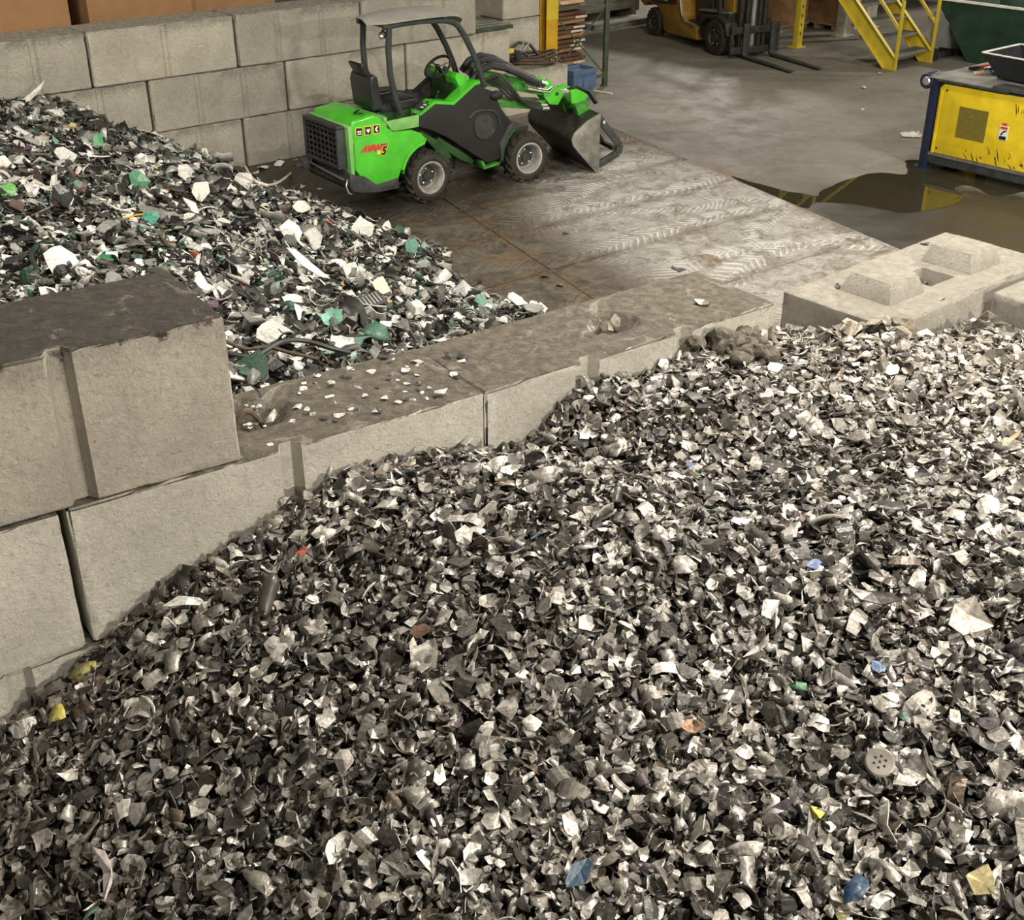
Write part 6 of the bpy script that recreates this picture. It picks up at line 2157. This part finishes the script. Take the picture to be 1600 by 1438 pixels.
m2.build('red_label', MT['red'], pn)
rs = np.random.default_rng(4)
for k in range(30):
    m2 = MB()
    if k < 21:
        x, z = 0.42 + 0.95 * rs.random() ** 0.75, 0.25 + 0.15 * rs.random() ** 1.5
    else:
        x, z = 1.03 + 0.32 * rs.random(), 0.86 + 0.11 * rs.random()
    l, w, a = 0.015 + 0.055 * rs.random() ** 2, 0.003 + 0.006 * rs.random(), R(100 + 45 * rs.random()) if k < 21 else R(75 + 30 * rs.random())
    dx, dz = math.cos(a), math.sin(a)
    m2.prism([(x - dx * l, z - dz * l), (x + dz * w - dx * l * 0.2, z - dx * w - dz * l * 0.2), (x + dx * l, z + dz * l), (x - dz * w, z + dx * w)], -0.0165, -0.0145)
    m2.build('scuff', MT['blackprint'], pn)
m2 = MB()
m2.box(0.02, 1.4, -0.018, 0.0, 0.185, 0.222)
m2.build('worn_edge', MT['cheek'], mc)
m2 = MB()
m2.box(-0.085, -0.035, 0.09, WM - 0.03, 0.20, 1.0)
m2.build('end_panel', MT['panel'], mc)
m2 = MB()
m2.box(-0.09, LM, -0.05, WM + 0.1, 1.11, 1.125)
m2.build('top_plate', MT['galv'], mc)
m2 = MB()
m2.box(0.06, 1.0, -0.055, -0.02, 1.085, 1.112)
m2.box(0.80, LM, -0.07, 0.2, 1.125, 1.145)
m2.build('top_edge', MT['charcoal'], mc)
m2 = MB()
m2.lathe([(0.0, -0.10), (0.085, -0.10), (0.095, -0.085), (0.095, 0.10), (0.0, 0.10)], 24, -0.105, 0.06, 1.06)
ro_ = m2.build('end_roller', MT['navy'], mc)
m2 = MB()
m2.lathe([(0.0, -0.115), (0.045, -0.112), (0.055, -0.10)], 18, -0.105, 0.06, 1.06)
m2.build('roller_cap', MT['silver'], ro_)
# tray and tools on the machine
ty = thing('parts_tray', 'black open tray with curled white lip standing on the yellow machine', 'tray', MO + Matrix.Rotation(MY, 3, 'Z') @ Vector((0.45, 0.35, 1.146)), MY)
m2 = MB()
o4 = [(0.0, 0.0), (1.5, -0.15), (1.5, 0.9), (0.0, 0.85)]
vb = [(a * 0.9 + 0.13, c * 0.9 + 0.05, 0.0) for a, c in o4]
vt = [(a - 0.08, c - 0.02, 0.27) for a, c in o4]
m2.add(vb + vt + [(a, c, e + 0.02) for a, c, e in vb] + [(a * 0.98 + 0.01, c * 0.97 + 0.012, e) for a, c, e in vt],
       [(3, 2, 1, 0)] + [(k, (k + 1) % 4, (k + 1) % 4 + 4, k + 4) for k in range(4)] + [(8, 9, 10, 11)] + [(k + 8, k + 12, (k + 1) % 4 + 12, (k + 1) % 4 + 8) for k in range(4)] + [(k + 4, (k + 1) % 4 + 4, (k + 1) % 4 + 12, k + 12) for k in range(4)])
m2.build('tray_body', M('tray_black', (0.010, 0.012, 0.016), 0.45), ty, smooth=False)
m2 = MB()
for k in range(4):
    a, c = vt[k], vt[(k + 1) % 4]
    m2.bar((a[0], a[1], 0.278), (c[0], c[1], 0.278), 0.03, 0.012)
m2.build('tray_lip', MT['white'], ty)
def on_top(x, y, z=1.126):
    return MO + Matrix.Rotation(MY, 3, 'Z') @ Vector((x, y, z))
tl = thing('hand_tool', 'red and black hand tool lying on the machine top plate', 'tool', on_top(0.10, 0.66), MY)
m2 = MB()
m2.tube([(-0.03, -0.05, 0.03), (0.0, 0.02, 0.032), (0.0, 0.12, 0.03)], [0.022, 0.03, 0.026], 8)
m2.build('black_handle', MT['blackprint'], tl)
m2 = MB()
m2.bar((0.0, 0.10, 0.03), (0.02, 0.48, 0.03), 0.05, 0.035)
m2.build('red_body', MT['red'], tl, bevel=0.006)
m2 = MB()
m2.bar((0.07, 0.16, 0.02), (0.08, 0.46, 0.02), 0.05, 0.02)
m2.build('white_side', MT['white'], tl)
tl = thing('hand_tool', 'tool with a cream handle and steel jaws nearest the machine edge', 'tool', on_top(0.26, 0.44), MY)
m2 = MB()
m2.tube([(-0.02, -0.02, 0.022), (0.06, 0.12, 0.022)], 0.02, 8)
m2.build('cream_handle', MT['cardlight'], tl)
m2 = MB()
m2.tube([(0.06, 0.12, 0.022), (0.13, 0.20, 0.026), (0.22, 0.24, 0.024)], [0.018, 0.03, 0.012], 8)
m2.ball((0.13, 0.20, 0.035), 0.035, 0.035, 0.02)
m2.build('steel_jaw', MT['silver'], tl)
tl = thing('hand_tool', 'short tool with black grip beside the tray on the machine', 'tool', on_top(0.26, 0.76), MY)
m2 = MB()
m2.tube([(-0.02, -0.05, 0.025), (0.0, 0.12, 0.025)], 0.024, 8)
m2.build('black_grip', MT['blackprint'], tl)
m2 = MB()
m2.tube([(0.0, -0.06, 0.018), (0.1, -0.14, 0.018)], 0.018, 8)
m2.build('steel_end', MT['silver'], tl)
